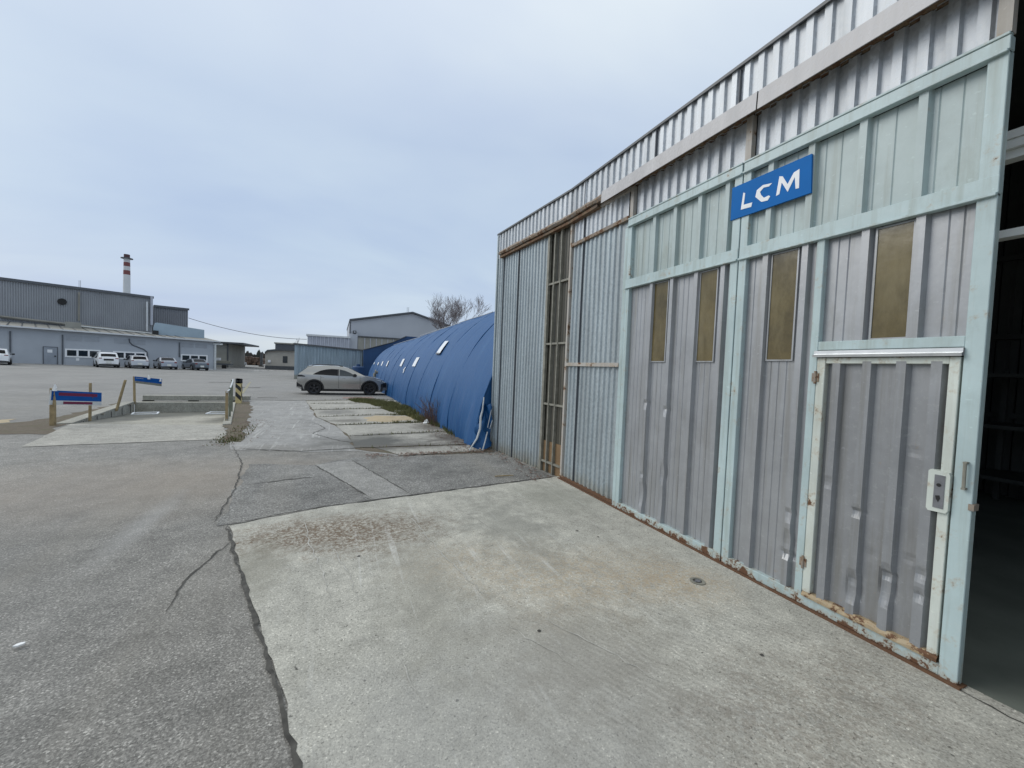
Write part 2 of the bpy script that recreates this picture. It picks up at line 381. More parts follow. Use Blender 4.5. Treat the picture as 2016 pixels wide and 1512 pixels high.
nz=wn('ShaderNodeTexNoise'); L(mp.outputs[0],nz.inputs['Vector']); nz.inputs['Scale'].default_value=.75; nz.inputs['Detail'].default_value=5; nz.inputs['Roughness'].default_value=.48; nz.inputs['Distortion'].default_value=.3
rp=wn('ShaderNodeValToRGB'); L(nz.outputs[0],rp.inputs[0]); e=rp.color_ramp.elements
e[0].position=.33; e[0].color=(.475,.59,.80,1); e[1].position=.68; e[1].color=(.66,.775,.89,1)
# a paler layer and a blue-grey bank low over the horizon
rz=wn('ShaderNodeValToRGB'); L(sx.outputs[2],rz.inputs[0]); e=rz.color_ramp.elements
e[0].position=0.0; e[0].color=(1.22,1.16,1.03,1); e[1].position=1.; e[1].color=(2.1,1.83,1.52,1)  # unseen zenith made brighter and warmer to light the ground
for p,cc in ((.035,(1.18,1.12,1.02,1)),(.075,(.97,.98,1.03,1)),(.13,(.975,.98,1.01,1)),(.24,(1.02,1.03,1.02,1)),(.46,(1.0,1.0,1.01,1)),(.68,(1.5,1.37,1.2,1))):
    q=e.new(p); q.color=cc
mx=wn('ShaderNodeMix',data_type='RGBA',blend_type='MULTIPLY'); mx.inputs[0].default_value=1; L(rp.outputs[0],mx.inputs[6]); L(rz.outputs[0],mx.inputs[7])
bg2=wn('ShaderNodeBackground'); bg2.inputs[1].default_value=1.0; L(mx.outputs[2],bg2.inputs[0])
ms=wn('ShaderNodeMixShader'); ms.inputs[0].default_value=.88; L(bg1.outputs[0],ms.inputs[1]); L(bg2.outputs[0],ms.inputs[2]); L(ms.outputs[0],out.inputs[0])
sl=bpy.data.lights.new('sun','SUN'); sl.energy=1.5; sl.angle=math.radians(38); sl.color=(1,.97,.92)
so=bpy.data.objects.new('sun',sl); COL.objects.link(so)
sd=Vector((math.sin(SUN_AZ)*math.cos(SUN_EL),math.cos(SUN_AZ)*math.cos(SUN_EL),math.sin(SUN_EL)))
so.rotation_euler=(-sd).to_track_quat('-Z','Y').to_euler()
vs=scene.view_settings; vs.view_transform='Standard'; vs.look='None'; vs.exposure=0.0; vs.gamma=1; vs.use_curve_mapping=False
#@@GROUND

# ------------------------------------------------------------------ ground
def sheet(name, poly, off, m, rag=0, step=.25, hole=None, seed=1, kind='structure'):
    r=random.Random(seed); pts=[]
    n=len(poly)
    for i in range(n):
        a=Vector((*poly[i][:2],0)); b=Vector((*poly[(i+1)%n][:2],0))
        if rag:
            k=max(1,int((b-a).length/step)); nrm=Vector((-(b-a).y,(b-a).x,0)).normalized()
            for j in range(k):
                pts.append(a.lerp(b,j/k)+nrm*(r.uniform(-rag,rag) if j else 0))
        else: pts.append(a)
    bm=bmesh.new(); f=bm.faces.new([bm.verts.new(p) for p in pts])
    bmesh.ops.triangulate(bm,faces=[f])
    cuts=[((0,6,0),(0,1,0)),((0,34,0),(0,1,0)),((-10,0,0),(1,0,0)),((-30,0,0),(1,0,0))]
    if hole:
        for i in range(4):
            a,b=hole[i],hole[(i+1)%4]; cuts.append(((a[0],a[1],0),(b[1]-a[1],-(b[0]-a[0]),0)))
    for co,no in cuts:
        bmesh.ops.bisect_plane(bm,geom=list(bm.verts)+list(bm.edges)+list(bm.faces),plane_co=co,plane_no=no,dist=1e-5)
    if hole:
        dead=[]
        for f in bm.faces:
            c=f.calc_center_median()
            sg=[(b[0]-a[0])*(c.y-a[1])-(b[1]-a[1])*(c.x-a[0]) for a,b in zip(hole,hole[1:]+hole[:1])]
            if all(q>0 for q in sg) or all(q<0 for q in sg): dead.append(f)
        bmesh.ops.delete(bm,geom=dead,context='FACES')
    for v in bm.verts: v.co.z=gz(v.co.x,v.co.y)+off
    bmesh.ops.recalc_face_normals(bm,faces=bm.faces)
    for f in bm.faces:
        if f.normal.z<0: f.normal_flip()
    me=bpy.data.meshes.new(name); bm.to_mesh(me); bm.free(); me.materials.append(m)
    o=bpy.data.objects.new(name,me); COL.objects.link(o)
    if kind: o['kind']=kind
    return o
PIT=[(-5.68,12.75),(-2.62,12.15),(-3.78,18.62),(-6.62,18.55)]
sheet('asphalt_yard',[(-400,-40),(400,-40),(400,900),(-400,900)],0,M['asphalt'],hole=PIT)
APR=[(-.94,4.66),(-.1,4.96),(1.02,5.12),(2.8,5.37),(3.22,5.45),(3.22,-6),(.9,-6),(.45,-1),(.12,.6),(-.10,1.77),(-.26,2.36),(-.47,3.05)]
sheet('concrete_apron',APR,.010,M['apron'],.014,.12)
sheet('rough_asphalt',[(-1.05,4.7),(-.1,4.99),(1.02,5.15),(2.8,5.4),(3.1,5.46),(2.95,7.2),(1.0,7.35),(.3,7.55),(-.3,7.1),(-1.25,7.4)],.004,M['coarse'],.05,.2)
sheet('pale_patch',[(-.3,7.1),(.24,7.34),(.9,5.15),(.42,5.08)],.008,M['strip'],.03,.15)
sheet('concrete_lane',[(-1.75,8.7),(-.6,8.25),(.4,8.1),(1.05,7.45),(1.0,8.2),(.36,8.6),(.33,9.6),(.02,11.6),(-.5,13.5),(-.74,15.8),(-1.22,19.9),(-3.55,19.9),(-3.15,17),(-2.45,12.4),(-1.95,9.6)],.004,M['lane'],.04,.3)
J=[((-1.24,19.75),(2.75,20.6)),((-1.06,18.2),(2.7,18.75)),((-.76,15.83),(2.65,16.3)),((-.55,13.61),(2.6,14.3)),((0,11.71),(2.55,12.05)),((.27,9.8),(2.66,10.16)),((.33,8.35),(2.62,8.3))]
lj=J+[((1.1,7.5),(2.75,7.62))]
for i in range(len(lj)-1):
    (a,b),(c,d)=lj[i],lj[i+1]
    g=.035
    q=[(a[0],a[1]-g),(c[0],c[1]+g),(d[0],d[1]+g),(b[0],b[1]-g)]
    if i==6: q=[(.7,8.33),(1.1,7.5),(2.75,7.62),(2.62,8.25)]
    sheet('concrete_slab',q,.012+.004*(i%2),M['slab'],.022,.2,seed=i)
sheet('soil_strip',[(.34,8.3),(1.15,7.5),(2.9,7.45),(2.75,20.7),(-1.27,19.95),(-.79,15.8),(-.58,13.6),(-.03,11.7),(.25,9.8)],.006,M['dirt'],.05,.3)
sheet('soil_strip',[(-2.05,9.7),(-1.75,9.5),(-2.1,12.3),(-2.75,16.9),(-3.3,19.3),(-3.72,19.2),(-3.1,15.5),(-2.55,12.1)],.009,M['dirt'],.07,.2,seed=4)
sheet('soil_strip',[(-7.6,11.3),(-5.35,11.1),(-5.75,12.7),(-6.68,18.6),(-7.0,18.4),(-6.75,15.8),(-6.7,13.4)],.005,M['dirt'],.12,.3,seed=5)
sheet('sandy_edge',[(-12.5,9.6),(-8.2,10.3),(-6.95,13.2),(-7.2,13.9),(-9.0,11.6),(-12.5,10.6)],.004,M['sand'],.12,.3,seed=6)
sheet('ramp_apron',[(-4.95,9.65),(-2.05,9.92),(-2.6,12.12),(-5.7,12.72)],.008,M['slab'],.02,.25)
# loading ramp: floor sinking to the far wall
o=MB().quad((-5.68,12.75,gz(-5,12.7)),(-2.62,12.15,gz(-2,12.1)),(-3.78,18.62,-.45),(-6.62,18.55,-.45)).build('ramp_floor',M['pitfloor']); tag(o,kind='structure')
# worn line paint
def strip_line(name,a,b,wd,m,off=.005):
    a=Vector((*a,0)); b=Vector((*b,0)); n=Vector((-(b-a).y,(b-a).x,0)).normalized()*wd/2
    return sheet(name,[a-n,b-n,b+n,a+n],off,m,.02,.6)
strip_line('yellow_line',(-4.4,24.2),(-6.3,37.5),.12,M['yellowline'])
strip_line('yellow_line',(-3.75,19.7),(-4.3,23.4),.10,M['yellowline'])
for px in (505,520,535,549,562): 
    p=gg(px,730); sheet('white_dash',[(p.x-.35,p.y-.8),(p.x+.35,p.y-.8),(p.x+.35,p.y+.8),(p.x-.35,p.y+.8)],.006,M['whiteline'])
sheet('red_paint_mark',[(.3,21.3),(1.7,21.5),(1.7,22.6),(.4,22.4)],.005,M['redpaint'],.12,.3)
sheet('cross_joint',[(-3.6,19.92),(-1.2,20.0),(2.7,20.7),(2.7,20.82),(-1.2,20.12),(-3.6,20.05)],.007,M['crack'],.03,.2)
for (px,py,wx,wy) in ((495,763,.5,.3),(437,753,.8,.25),(527,783,.4,.12)):
    p=gg(px,py); sheet('asphalt_scar',[(p.x-wx,p.y-wy),(p.x+wx,p.y-wy*.6),(p.x+wx*.9,p.y+wy),(p.x-wx,p.y+wy*.7)],.004,M['crack'],.1,.2)
def crack(pts,wd,off=.014,seed=3,name='ground_crack',m=None):
    r=random.Random(seed); mb=MB(); a=[];b=[]
    P=[Vector((*p,0)) for p in pts]; path=[]
    for i in range(len(P)-1):
        k=max(2,int((P[i+1]-P[i]).length/.06))
        for j in range(k): path.append(P[i].lerp(P[i+1],j/k)+Vector((r.uniform(-.012,.012),r.uniform(-.018,.018),0)))
    path.append(P[-1])
    for i,p in enumerate(path):
        t=(path[min(i+1,len(path)-1)]-path[max(i-1,0)]).normalized(); n=Vector((-t.y,t.x,0))
        ww=wd*r.uniform(.35,1.0)*(min(1,.25+i*.15,.25+(len(path)-1-i)*.15))
        for s,lst in ((1,a),(-1,b)):
            q=p+n*ww*s*.5; lst.append((q.x,q.y,gz(q.x,q.y)+off))
    mb.grid([a,b]); o=mb.build(name,m or M['crack'],recalc=False)
    for f in o.data.polygons: pass
    return tag(o,kind='structure')
crack([(-.95,4.70),(-.1,4.99),(1.02,5.15),(2.8,5.4),(3.15,5.47)],.035,.013,1,'slab_joint')
crack([(-.96,4.66),(-.49,3.05),(-.28,2.36),(-.11,1.77),(.12,.6)],.035,.012,2,'slab_joint')
crack([(-.84,4.25),(-.93,3.95),(-1.0,3.6),(-.98,3.2)],.022,.005,3)
crack([(-1.05,6.15),(-.5,6.3),(-.2,6.35)],.03,.009,4)
crack([(-1.1,4.8),(-1.15,6.0),(-1.35,7.5),(-1.8,9.1)],.018,.008,5)
crack([(.24,7.36),(.9,5.15)],.02,.011,6); crack([(-.3,7.1),(.1,6.0),(.42,5.1)],.02,.011,7)
crack([(-.45,12.0),(-.25,11.2),(-.5,10.4),(-.1,9.6),(.15,9.2),(.5,8.9)],.03,.009,8)
crack([(-1.6,8.75),(-.6,8.3),(.6,8.42)],.05,.009,9); crack([(-1.1,12.2),(-.6,12.35),(-.45,12.0)],.03,.009,10)
for i,(a,b) in enumerate(J[:6]): crack([a,((a[0]+b[0])/2,(a[1]+b[1])/2),b],.11,.019,20+i,'slab_joint')
crack([(3.13,-4),(3.13,.98)],.03,.013,11,'door_track_groove'); crack([(2.05,7.5),(2.25,7.85),(2.1,8.2)],.02,.02,12)
for k,(x,y,l,a) in enumerate(((1.2,2.2,.05,2),(2.35,1.55,.05,.9),(.2,3.6,.05,.2),(2.3,3.5,.06,.3),(2.42,3.3,.05,.8))):
    l*=.5; sheet('tar_spot',[(x-l*.5,y-l*.3),(x+l*.1,y-l*.5),(x+l*.5,y-l*.1),(x+l*.4,y+l*.3),(x-l*.1,y+l*.45),(x-l*.5,y+l*.2)],.014,M['crack'],.006,.012,seed=k)
# pale scrape marks left by the sliding steel on the concrete
SCR=plain('pale_scrape',(.43,.42,.38),.9,0,.3,30)
for k,pp in enumerate(([(.71,4.72),(.80,4.0),(.88,3.4),(1.02,2.65)],[(-.28,4.6),(-.2,4.0),(-.07,3.4),(-.01,3.0)],[(-.02,3.9),(.12,3.3),(.16,2.9)],[(1.25,4.7),(1.45,4.0),(1.55,3.6)],[(1.05,4.6),(1.1,4.2)],[(1.3,2.3),(1.5,1.9),(1.62,1.6)],[(1.0,2.4),(1.25,1.85)],[(.35,2.3),(.42,1.9)])):
    crack(pp,.013,.0135,40+k,'scrape_mark',SCR)

# sawdust and grass
sd_=MB(); r=random.Random(5)
rows=[]
for i in range(9):
    row=[]
    for j in range(25):
        a=j/24*2*PI; f=i/8; rad=f*(1+.14*math.sin(3*a+1)+.09*math.sin(7*a)+.05*math.sin(13*a))
        x,y=1.55+.85*rad*math.cos(a)+.1*rad*math.sin(a),13.0+.78*rad*math.sin(a)
        row.append((x,y,gz(x,y)+.014+.035*(1-f*f)*(1+r.uniform(-.25,.25)) + (.004 if i<8 else 0)))
    rows.append(row)
o=tag(sd_.grid(rows).build('sawdust_heap',M['sand'],smooth=1.),'spread of pale yellow sawdust on the concrete slabs beside the blue tent','sawdust',kind='stuff')
g=MB(); r=random.Random(11)
def blade(x,y,h):
    a=r.uniform(0,PI*2); wv=r.uniform(.006,.014); dx,dy=math.cos(a)*wv,math.sin(a)*wv; b=r.uniform(-.6,.6)*h; c=r.uniform(-.6,.6)*h
    z=gz(x,y)
    g.add([(x-dx,y-dy,z),(x+dx,y+dy,z),(x+b,y+c,z+h)],[[0,1,2]])
def inpoly(x,y,P):
    s=False
    for i in range(len(P)):
        (x0,y0),(x1,y1)=P[i],P[i-1]
        if (y0>y)!=(y1>y) and x<(x1-x0)*(y-y0)/(y1-y0)+x0: s=not s
    return s
GP=[(2.72,8.9),(2.5,9.6),(2.62,10.6),(2.35,11.9),(2.15,12.9),(2.1,14.0),(1.75,15.0),(1.5,16.6),(1.25,18.2),(.75,19.0),(.4,20.4),(1.2,20.7),(2.3,19.2),(2.6,17.0),(2.85,13.0),(2.85,10)]
n=0
while n<16000:
    x,y=r.uniform(.3,3),r.uniform(8.5,20.8)
    if inpoly(x,y,GP) and (math.sin(x*5+y*1.7)+math.sin(y*3.1-x*2)+r.uniform(-1,1.4))>-.6: blade(x,y,r.uniform(.04,.17)); n+=1
for (a,b),k in zip(J,(160,240,420,300,420,160,40)):
    for _ in range(k):
        f=r.random()**.6 if _%3 else r.random(); blade(a[0]+(b[0]-a[0])*f+r.gauss(0,.02),a[1]+(b[1]-a[1])*f+r.gauss(0,.035),r.uniform(.02,.09))
for _ in range(350):
    x=r.uniform(-2.3,-1.75); blade(x,9.6+r.uniform(-.1,2.2)*1,r.uniform(.02,.08)) if r.random()<.5 else blade(r.gauss(-1.95,.12),r.gauss(9.75,.25),r.uniform(.02,.09))
for k in range(7):
    (a,b)=J[3+k%2]; 
    cx_,cy_=r.uniform(1.6,2.3),a[1]+.25
    for _ in range(60): blade(r.gauss(cx_,.07),r.gauss(cy_,.04),r.uniform(.04,.12))
tag(g.build('grass',M['grass'],recalc=False),'low green grass growing along the foot of the blue tent and in the slab joints','grass',kind='stuff')
db=MB(); r=random.Random(3)
for _ in range(130):
    x,y=r.gauss(2.6,.16),r.gauss(11.9,.35); a=r.uniform(0,2*PI); h=r.uniform(.25,.85); lean=r.uniform(.05,.45)
    p0=Vector((x,y,gz(x,y))); p1=p0+Vector((math.cos(a)*lean*.4,math.sin(a)*lean*.4,h*.6)); p2=p0+Vector((math.cos(a)*lean-.05,math.sin(a)*lean,h))
    db.tube([p0,p1,p2],[.007,.005,.002],3,False)
tag(db.build('dead_bush',M['dry'],recalc=False),'dead reddish brown bush of thin dry stalks against the blue tent','bush')
def scrap(name,label,cat,loc,pts,m,th=.004,group=None):
    mb=MB(); z=gz(*loc)
    mb.prism(pts,lambda u,v,d:(loc[0]+u,loc[1]+v,z+d+.016+.25*abs(u*v)*6),0,th)
    return tag(mb.build(name,m),label,cat,group)
scrap('paper_scrap','crumpled white paper scrap on the asphalt in the left foreground','litter',(-1.58,3.06),[(-.022,-.013),(.0,-.016),(.02,-.002),(.017,.012),(.0,.014),(-.015,.006)],M['ragwhite'],.008)
pb=MB(); r=random.Random(2); rows=[]
for i in range(6):
    f=i/5; rows.append([(2.42+math.cos(k*PI/4)*.13*(1-f*.75)*r.uniform(.5,1.2),11.75+math.sin(k*PI/4)*.11*(1-f*.7)*r.uniform(.6,1.2),gz(2.4,11.7)+.012+.13*f*r.uniform(.7,1.1)) for k in range(8)])
pb.grid(rows,True); tag(pb.build('plastic_bag',M['ragwhite'],smooth=.6),'white plastic litter caught in front of the dead bush','litter')
dl=MB(); r=random.Random(31)
for q in range(1500):
    if q<700: x,y=2.55+r.gauss(0,.22),r.uniform(7.7,13.5)
    elif q<1100: x,y=r.uniform(.5,2.8),7.55+r.gauss(0,.1)
    elif q<1300: x,y=r.gauss(-1.95,.2),r.uniform(9,13)
    else: x,y=r.uniform(2.7,3.05),r.uniform(5.3,8)
    a=r.uniform(0,2*PI); l=r.uniform(.01,.035); z=gz(x,y)+.02
    dl.add([(x+l*math.cos(a),y+l*math.sin(a),z+r.uniform(0,.012)),(x-l*.5*math.sin(a),y+l*.5*math.cos(a),z),(x-l*math.cos(a),y-l*math.sin(a),z+r.uniform(0,.012)),(x+l*.4*math.sin(a),y-l*.4*math.cos(a),z)],[[0,1,2,3]])
tag(dl.build('leaf_litter',M['dry'],recalc=False),'dead brown leaves and crumbs of soil strewn along the slab edges','leaf litter',kind='stuff')
scrap('broken_stick','thin brown broken stick lying near the foot of the grey metal wall','stick',(2.36,5.64),[(-.15,.008),(-.02,.016),(.14,-.012),(.14,-.03),(-.02,.0),(-.15,-.006)],M['wood'],.014)
scrap('white_chip','small white chip lying below the torn blue tarpaulin corner','litter',(2.72,7.75),[(-.06,-.03),(.05,-.02),(.07,.03),(-.04,.03)],M['ragwhite'],.02)
def frame_scrap(loc,label,a):
    t=MB(); z=-.35
    for (x0,x1,y0,y1) in ((-.34,.34,-.16,-.11),(-.34,.34,.19,.24),(-.34,-.29,-.11,.19),(.29,.34,-.11,.19)):
        t.box(x0,x1,y0,y1,0,.02)
    o=t.build('scrap_board',M['patchwhite']); o.location=(loc[0],loc[1],loc[2]); o.rotation_euler=(0.05,0,a); return tag(o,label,'scrap')
def ramp_z(y): return -.05+(-.45+.05)*cl((y-12.5)/6.1,0,1)
p=at(286,815,17.3); frame_scrap((p.x,17.3,ramp_z(17.3)+.02),'white broken frame on the sunken ramp floor near its left wall',.2)
p=at(430,815,17.3); frame_scrap((p.x,17.3,ramp_z(17.3)+.02),'white broken frame on the sunken ramp floor beside its right railing',-.15)
# drain
dr=thing('drain_cover','small round metal drain cover set in the concrete before the grey doors','drain cover',(2.68,2.32,.010))
mb=MB()
for (ra,rb,z0,z1) in ((.036,.058,.0,.007),):
    rows=[]
    for rr,zz in ((rb,.0),(rb,z1),(ra,z1),(ra,.0)): rows.append([(rr*math.cos(2*PI*k/24),rr*math.sin(2*PI*k/24),zz) for k in range(24)])
    mb.grid(rows,True)
mb.build('rim',M['bar'],dr,local=True)
mb=MB(); mb.tube([(0,0,0),(0,0,.003)],.0358,20); mb.build('pan',M['crack'],dr,local=True)
mb=MB(); mb.tube([(.004,0,.0035),(.004,0,.008)],.021,12); mb.box(-.034,.034,-.006,.006,.0032,.0062); mb.build('lid',M['escut'],dr,local=True)
#@@HANGAR

# ------------------------------------------------------------------ hangar with sliding doors
SB=5.35
bd=Vector((2.93-3.15,7.83-SB,0)).normalized(); bn=Vector((-bd.y,bd.x,0))      # far bay runs slightly forward
def wp(s,o,z):
    if s<=SB: return (3.15-o,s,z)
    p=Vector((3.15,SB,0))+bd*(s-SB)+bn*o
    return (p.x,p.y,z)
SEND=7.84
def wbox(mb,s0,s1,o0,o1,z0,z1): 
    return mb.box(s0,s1,o0,o1,z0,z1,fn=wp)
def ribs(s0,s1,cents,pan,front,wt=.022,wb=.034,groove=None):
    pts=[(s0,pan)]
    xs=[]
    for c in sorted(cents): xs.append(('r',c))
    if groove:
        g=s0+groove
        while g<s1-.02:
            if all(abs(g-c)>wb+.015 for c in cents): xs.append(('g',g))
            g+=groove
    for k,c in sorted(xs,key=lambda t:t[1]):
        if k=='r': pts+=[(c-wb,pan),(c-wt,front),(c+wt,front),(c+wb,pan)]
        else: pts+=[(c-.005,pan),(c,pan-.0045),(c+.005,pan)]
    pts.append((s1,pan)); return pts
def trap(s0,s1,pitch,wt,sl,dep,pan,ph=0.):
    pts=[(s0,pan)]; s=s0+ph
    while s+wt+2*sl<s1:
        if s>s0: pts+=[(s,pan),(s+sl,pan+dep),(s+sl+wt,pan+dep),(s+2*sl+wt,pan)]
        s+=pitch
    pts.append((s1,pan)); return pts
def clad(mb,pts,z0,z1,nz=1,dents=(),wav=0,f=wp,seed=0):
    r=random.Random(seed); ph=r.uniform(0,9)
    rows=[]
    if dents:      # add profile resolution
        q=[]
        for (a,b),(c,d) in zip(pts,pts[1:]):
            k=max(1,int(abs(c-a)/.012)); q+=[(a+(c-a)*i/k,b+(d-b)*i/k) for i in range(k)]
        pts=q+[pts[-1]]
    for i in range(nz+1):
        z=z0+(z1-z0)*i/nz; row=[]
        for s,o in pts:
            d=0
            for (ds,dz,rs,rz,dd,sharp) in dents:
                q=math.hypot((s-ds)/rs,(z-dz)/rz)
                if q<1: d+=dd*((1-q*q) if not sharp else (1-q))
            d+=wav*math.sin(z*2.3+s*5+ph)*math.sin(s*3.1+ph)
            row.append(f(s,o-d,z))
        rows.append(row)
    return mb.grid(rows)
wh=thing('warehouse','large corrugated metal warehouse with silver cladding and four tall door leaves','warehouse',(3.4,3,0))
def part(mb,name,m,parent=None,**k): return mb.build(name,M[m] if isinstance(m,str) else m,parent or wh,**k)
# upper cladding band
mb=MB(); clad(mb,trap(-7,SEND,.125,.052,.010,.024,-.043),3.86,4.36,6,wav=.004); part(mb,'upper_cladding','galv')
for s in (5.02,3.62,2.60,1.22):
    mb=MB(); wbox(mb,s,s+.007,-.04,-.016,3.95,4.335); part(mb,'sheet_seam','conduit')
mb=MB(); 
for s0,s1 in ((-7,SB),(SB+.001,SEND+.03)): wbox(mb,s0,s1,-.30,-.012,4.362,4.372); wbox(mb,s0,s1,-.0115,.004,4.345,4.3715)
part(mb,'roof_edge','trim')
mb=MB(); mb.quad(wp(-7,-.3,4.37),wp(SEND,-.3,4.37),(9.6,7.8,5.2),(9.6,-7,5.2)); part(mb,'roof','inner')
mb=MB()
seams=((4.42,3.66),(3.655,2.33),(2.32,.7),(.69,-1.4),(-1.41,-7))
for k,(a,b) in enumerate(seams):
    j=.004*(k%2)
    sec=[(-.02,4.0),(.012+j,3.995),(.112+j,3.945),(.118+j,3.80),(.110+j,3.80),(.104+j,3.938),(.0,3.985)]
    mb.prism(sec,lambda o,z,s:wp(s,o,z),b,a)
part(mb,'rail_cover','flash')
mb=MB(); wbox(mb,-7,4.6,-.065,.075,3.868,3.93); part(mb,'door_rail','darkrail')  # rail coloured dark to paint in the shadow gap under the cover
mb=MB()
n=24; sec=[(-.02,.0),(.07,.0),(.09,.03),(.06,.075),(-.02,.085)]
rows=[]
rr=random.Random(2)
for i in range(n+1):
    s=4.3+(7.62-4.3)*i/n; rows.append([wp(s,o+(rr.uniform(-.006,.006) if o>0 else 0),z+3.885+rr.uniform(-.006,.006)) for o,z in sec])
mb.grid(rows,True); mb.f.append(list(range(5))); mb.f.append([n*5+k for k in range(5)]); part(mb,'door_rail','rust')
mb=MB(); wbox(mb,4.6,SB,-.03,.05,3.83,3.868); wbox(mb,SB+.001,7.62,-.03,.05,3.83,3.868); part(mb,'rail_guide','darkrail')

DENT1=[(3.56,1.32,.05,.05,.022,1),(3.26,1.28,.05,.05,.022,1),(3.26,.62,.05,.12,.02,0),(3.56,.30,.06,.16,.024,0),(3.56,.52,.04,.05,.015,1),(3.26,.35,.04,.25,.012,0)]
DENT2=[(1.955,.63,.05,.04,.026,1),(1.955,.42,.05,.11,.022,0),(1.955,.32,.07,.03,.03,1)]
R2=[3.565,3.265,2.955,2.655]; R1=[2.26,1.955]; R1b=[1.58,1.305]
def window(s0,s1,z0,z1,parent):
    mb=MB(); e=.011
    for (a,b,c,d) in ((s0,s1,z0,z0+e),(s0,s1,z1-e,z1),(s0,s0+e,z0+e,z1-e),(s1-e,s1,z0+e,z1-e)): wbox(mb,a,b,-.050,-.030,c,d)
    w_=part(mb,'window','grey',parent)
    mb=MB(); wbox(mb,s0+.002,s1-.002,-.049,-.036,z0+.002,z1-.002); part(mb,'pane','fibre',w_) if False else part(mb,'window_pane','fibre',parent)
# leaf with two windows
def leaf_frame(mb,s0,s1,l,r,zt=3.84):
    wbox(mb,s0,s0+l,-.055,.0,.0,zt); wbox(mb,s1-r,s1,-.055,.0,.0,zt)
d2=MB(); leaf_frame(d2,2.505,3.995,.075,.065,3.40)
wbox(d2,2.58,3.93,-.05,-.002,.018,.085); wbox(d2,2.507,3.998,-.05,.004,2.672,2.765); wbox(d2,2.507,3.998,-.03,.022,2.655,2.671)
wbox(d2,2.507,3.998,-.05,.006,3.402,3.475); wbox(d2,2.507,3.998,-.03,.024,3.386,3.4015); wbox(d2,2.507,3.998,-.03,.012,3.476,3.492)
leaf2=part(d2,'sliding_door','mintrail',bevel=.003); leaf2['label']='door leaf with mint green frame and two brown windows'
mb=MB(); clad(mb,ribs(2.575,3.935,R2,-.046,-.006,groove=.062),.08,2.66,64,DENT1,.0015,seed=3); part(mb,'panel','grey',leaf2)
mb=MB(); clad(mb,ribs(2.575,3.935,R2,-.046,-.006,groove=.10),2.76,3.39,8,(),.0015,seed=4); part(mb,'upper_panel','mint',leaf2)
mb=MB(); clad(mb,trap(2.53,3.93,.125,.052,.010,.028,-.06),3.49,3.864,4,(),.003); part(mb,'top_infill','galv',leaf2)
mb=MB(); wbox(mb,3.935,3.99,-.055,-.005,3.494,3.86); part(mb,'top_post','rustpaint',leaf2)
window(3.325,3.545,1.785,2.65,leaf2); window(2.72,2.965-.04,1.785,2.65,leaf2)
# leaf with the walk-in door
d1=MB(); leaf_frame(d1,1.0,2.495,.078,.07,3.40)
wbox(d1,1.82,1.872,-.055,-.001,.086,2.671); wbox(d1,1.078,1.82,-.05,-.003,1.868,1.93)
wbox(d1,1.078,2.425,-.05,-.002,.018,.085); wbox(d1,.998,2.493,-.05,.004,2.672,2.765); wbox(d1,1.0,2.493,-.03,.022,2.655,2.671)
wbox(d1,.998,2.493,-.05,.006,3.402,3.475); wbox(d1,1.0,2.493,-.03,.024,3.386,3.4015); wbox(d1,1.0,2.493,-.03,.012,3.476,3.492)
leaf1=part(d1,'sliding_door','mintrail',bevel=.003); leaf1['label']='door leaf with mint green frame holding the walk-in door'
mb=MB(); clad(mb,ribs(1.872,2.43,R1,-.046,-.006,groove=.062),.08,2.66,64,DENT2,.0015,seed=5); part(mb,'panel','grey',leaf1)
mb=MB(); clad(mb,ribs(1.07,1.825,R1b,-.046,-.006,groove=.062),1.925,2.66,8,(),.0015,seed=6); part(mb,'panel','grey',leaf1)
mb=MB(); clad(mb,ribs(1.075,2.43,R1+[1.635,1.335],-.046,-.006,groove=.10),2.76,3.39,8,(),.0015,seed=7); part(mb,'upper_panel','mint',leaf1)
mb=MB(); clad(mb,trap(1.06,2.44,.125,.052,.010,.028,-.06,.02),3.49,3.864,4,(),.003,seed=2); part(mb,'top_infill','galv',leaf1)
mb=MB(); wbox(mb,2.445,2.50,-.055,-.005,3.494,3.86); part(mb,'top_post','rustpaint',leaf1)
mb=MB(); wbox(mb,1.0,1.055,-.055,-.005,3.494,3.86); part(mb,'top_post','rustpaint',leaf1)
window(2.01,2.225,1.795,2.65,leaf1); window(1.335,1.535,1.93,2.65,leaf1)
mb=MB(); mb.tube([wp(1.030,.022,1.10),wp(1.030,.026,1.24)],.008,8); wbox(mb,1.022,1.038,-.0,.03,1.093,1.103); wbox(mb,1.022,1.038,-.0,.03,1.235,1.245); part(mb,'pull_handle','bar',leaf1)
mb=MB(); wbox(mb,.990,1.012,-.05,.006,.985,1.02); part(mb,'catch','rust',leaf1)
# dark rusted lower track
mb=MB(); wbox(mb,.98,4.0,-.06,-.012,.0,.0165); wbox(mb,.98,5.36,.002,.03,.0102,.020); part(mb,'floor_track','rust')
# walk-in door
wd=MB(); wbox(wd,1.087,1.132,-.05,.004,.122,1.815); wbox(wd,1.762,1.815,-.05,.004,.122,1.815); wbox(wd,1.132,1.762,-.05,-.001,1.775,1.815)
walk=part(wd,'walk_in_door','walkframe',bevel=.003)
DW=[(1.52,.80,.045,.035,.03,1),(1.52,.36,.05,.06,.02,1),(1.345,.40,.05,.14,.03,0),(1.345,.46,.05,.03,.03,1),(1.52,.28,.055,.10,.022,0),(1.185,.55,.05,.05,.02,1),(1.185,.42,.04,.04,.02,1),(1.70,.95,.04,.05,.008,0),(1.27,1.25,.05,.03,.006,1),(1.24,.6,.05,.04,.007,0),(1.44,.55,.05,.05,.006,1)]
mb=MB(); clad(mb,ribs(1.128,1.768,[1.695,1.52,1.345,1.185],-.04,.0,.024,.038),.11,1.79,70,DW,.002,seed=8); part(mb,'panel','doorgrey',walk)
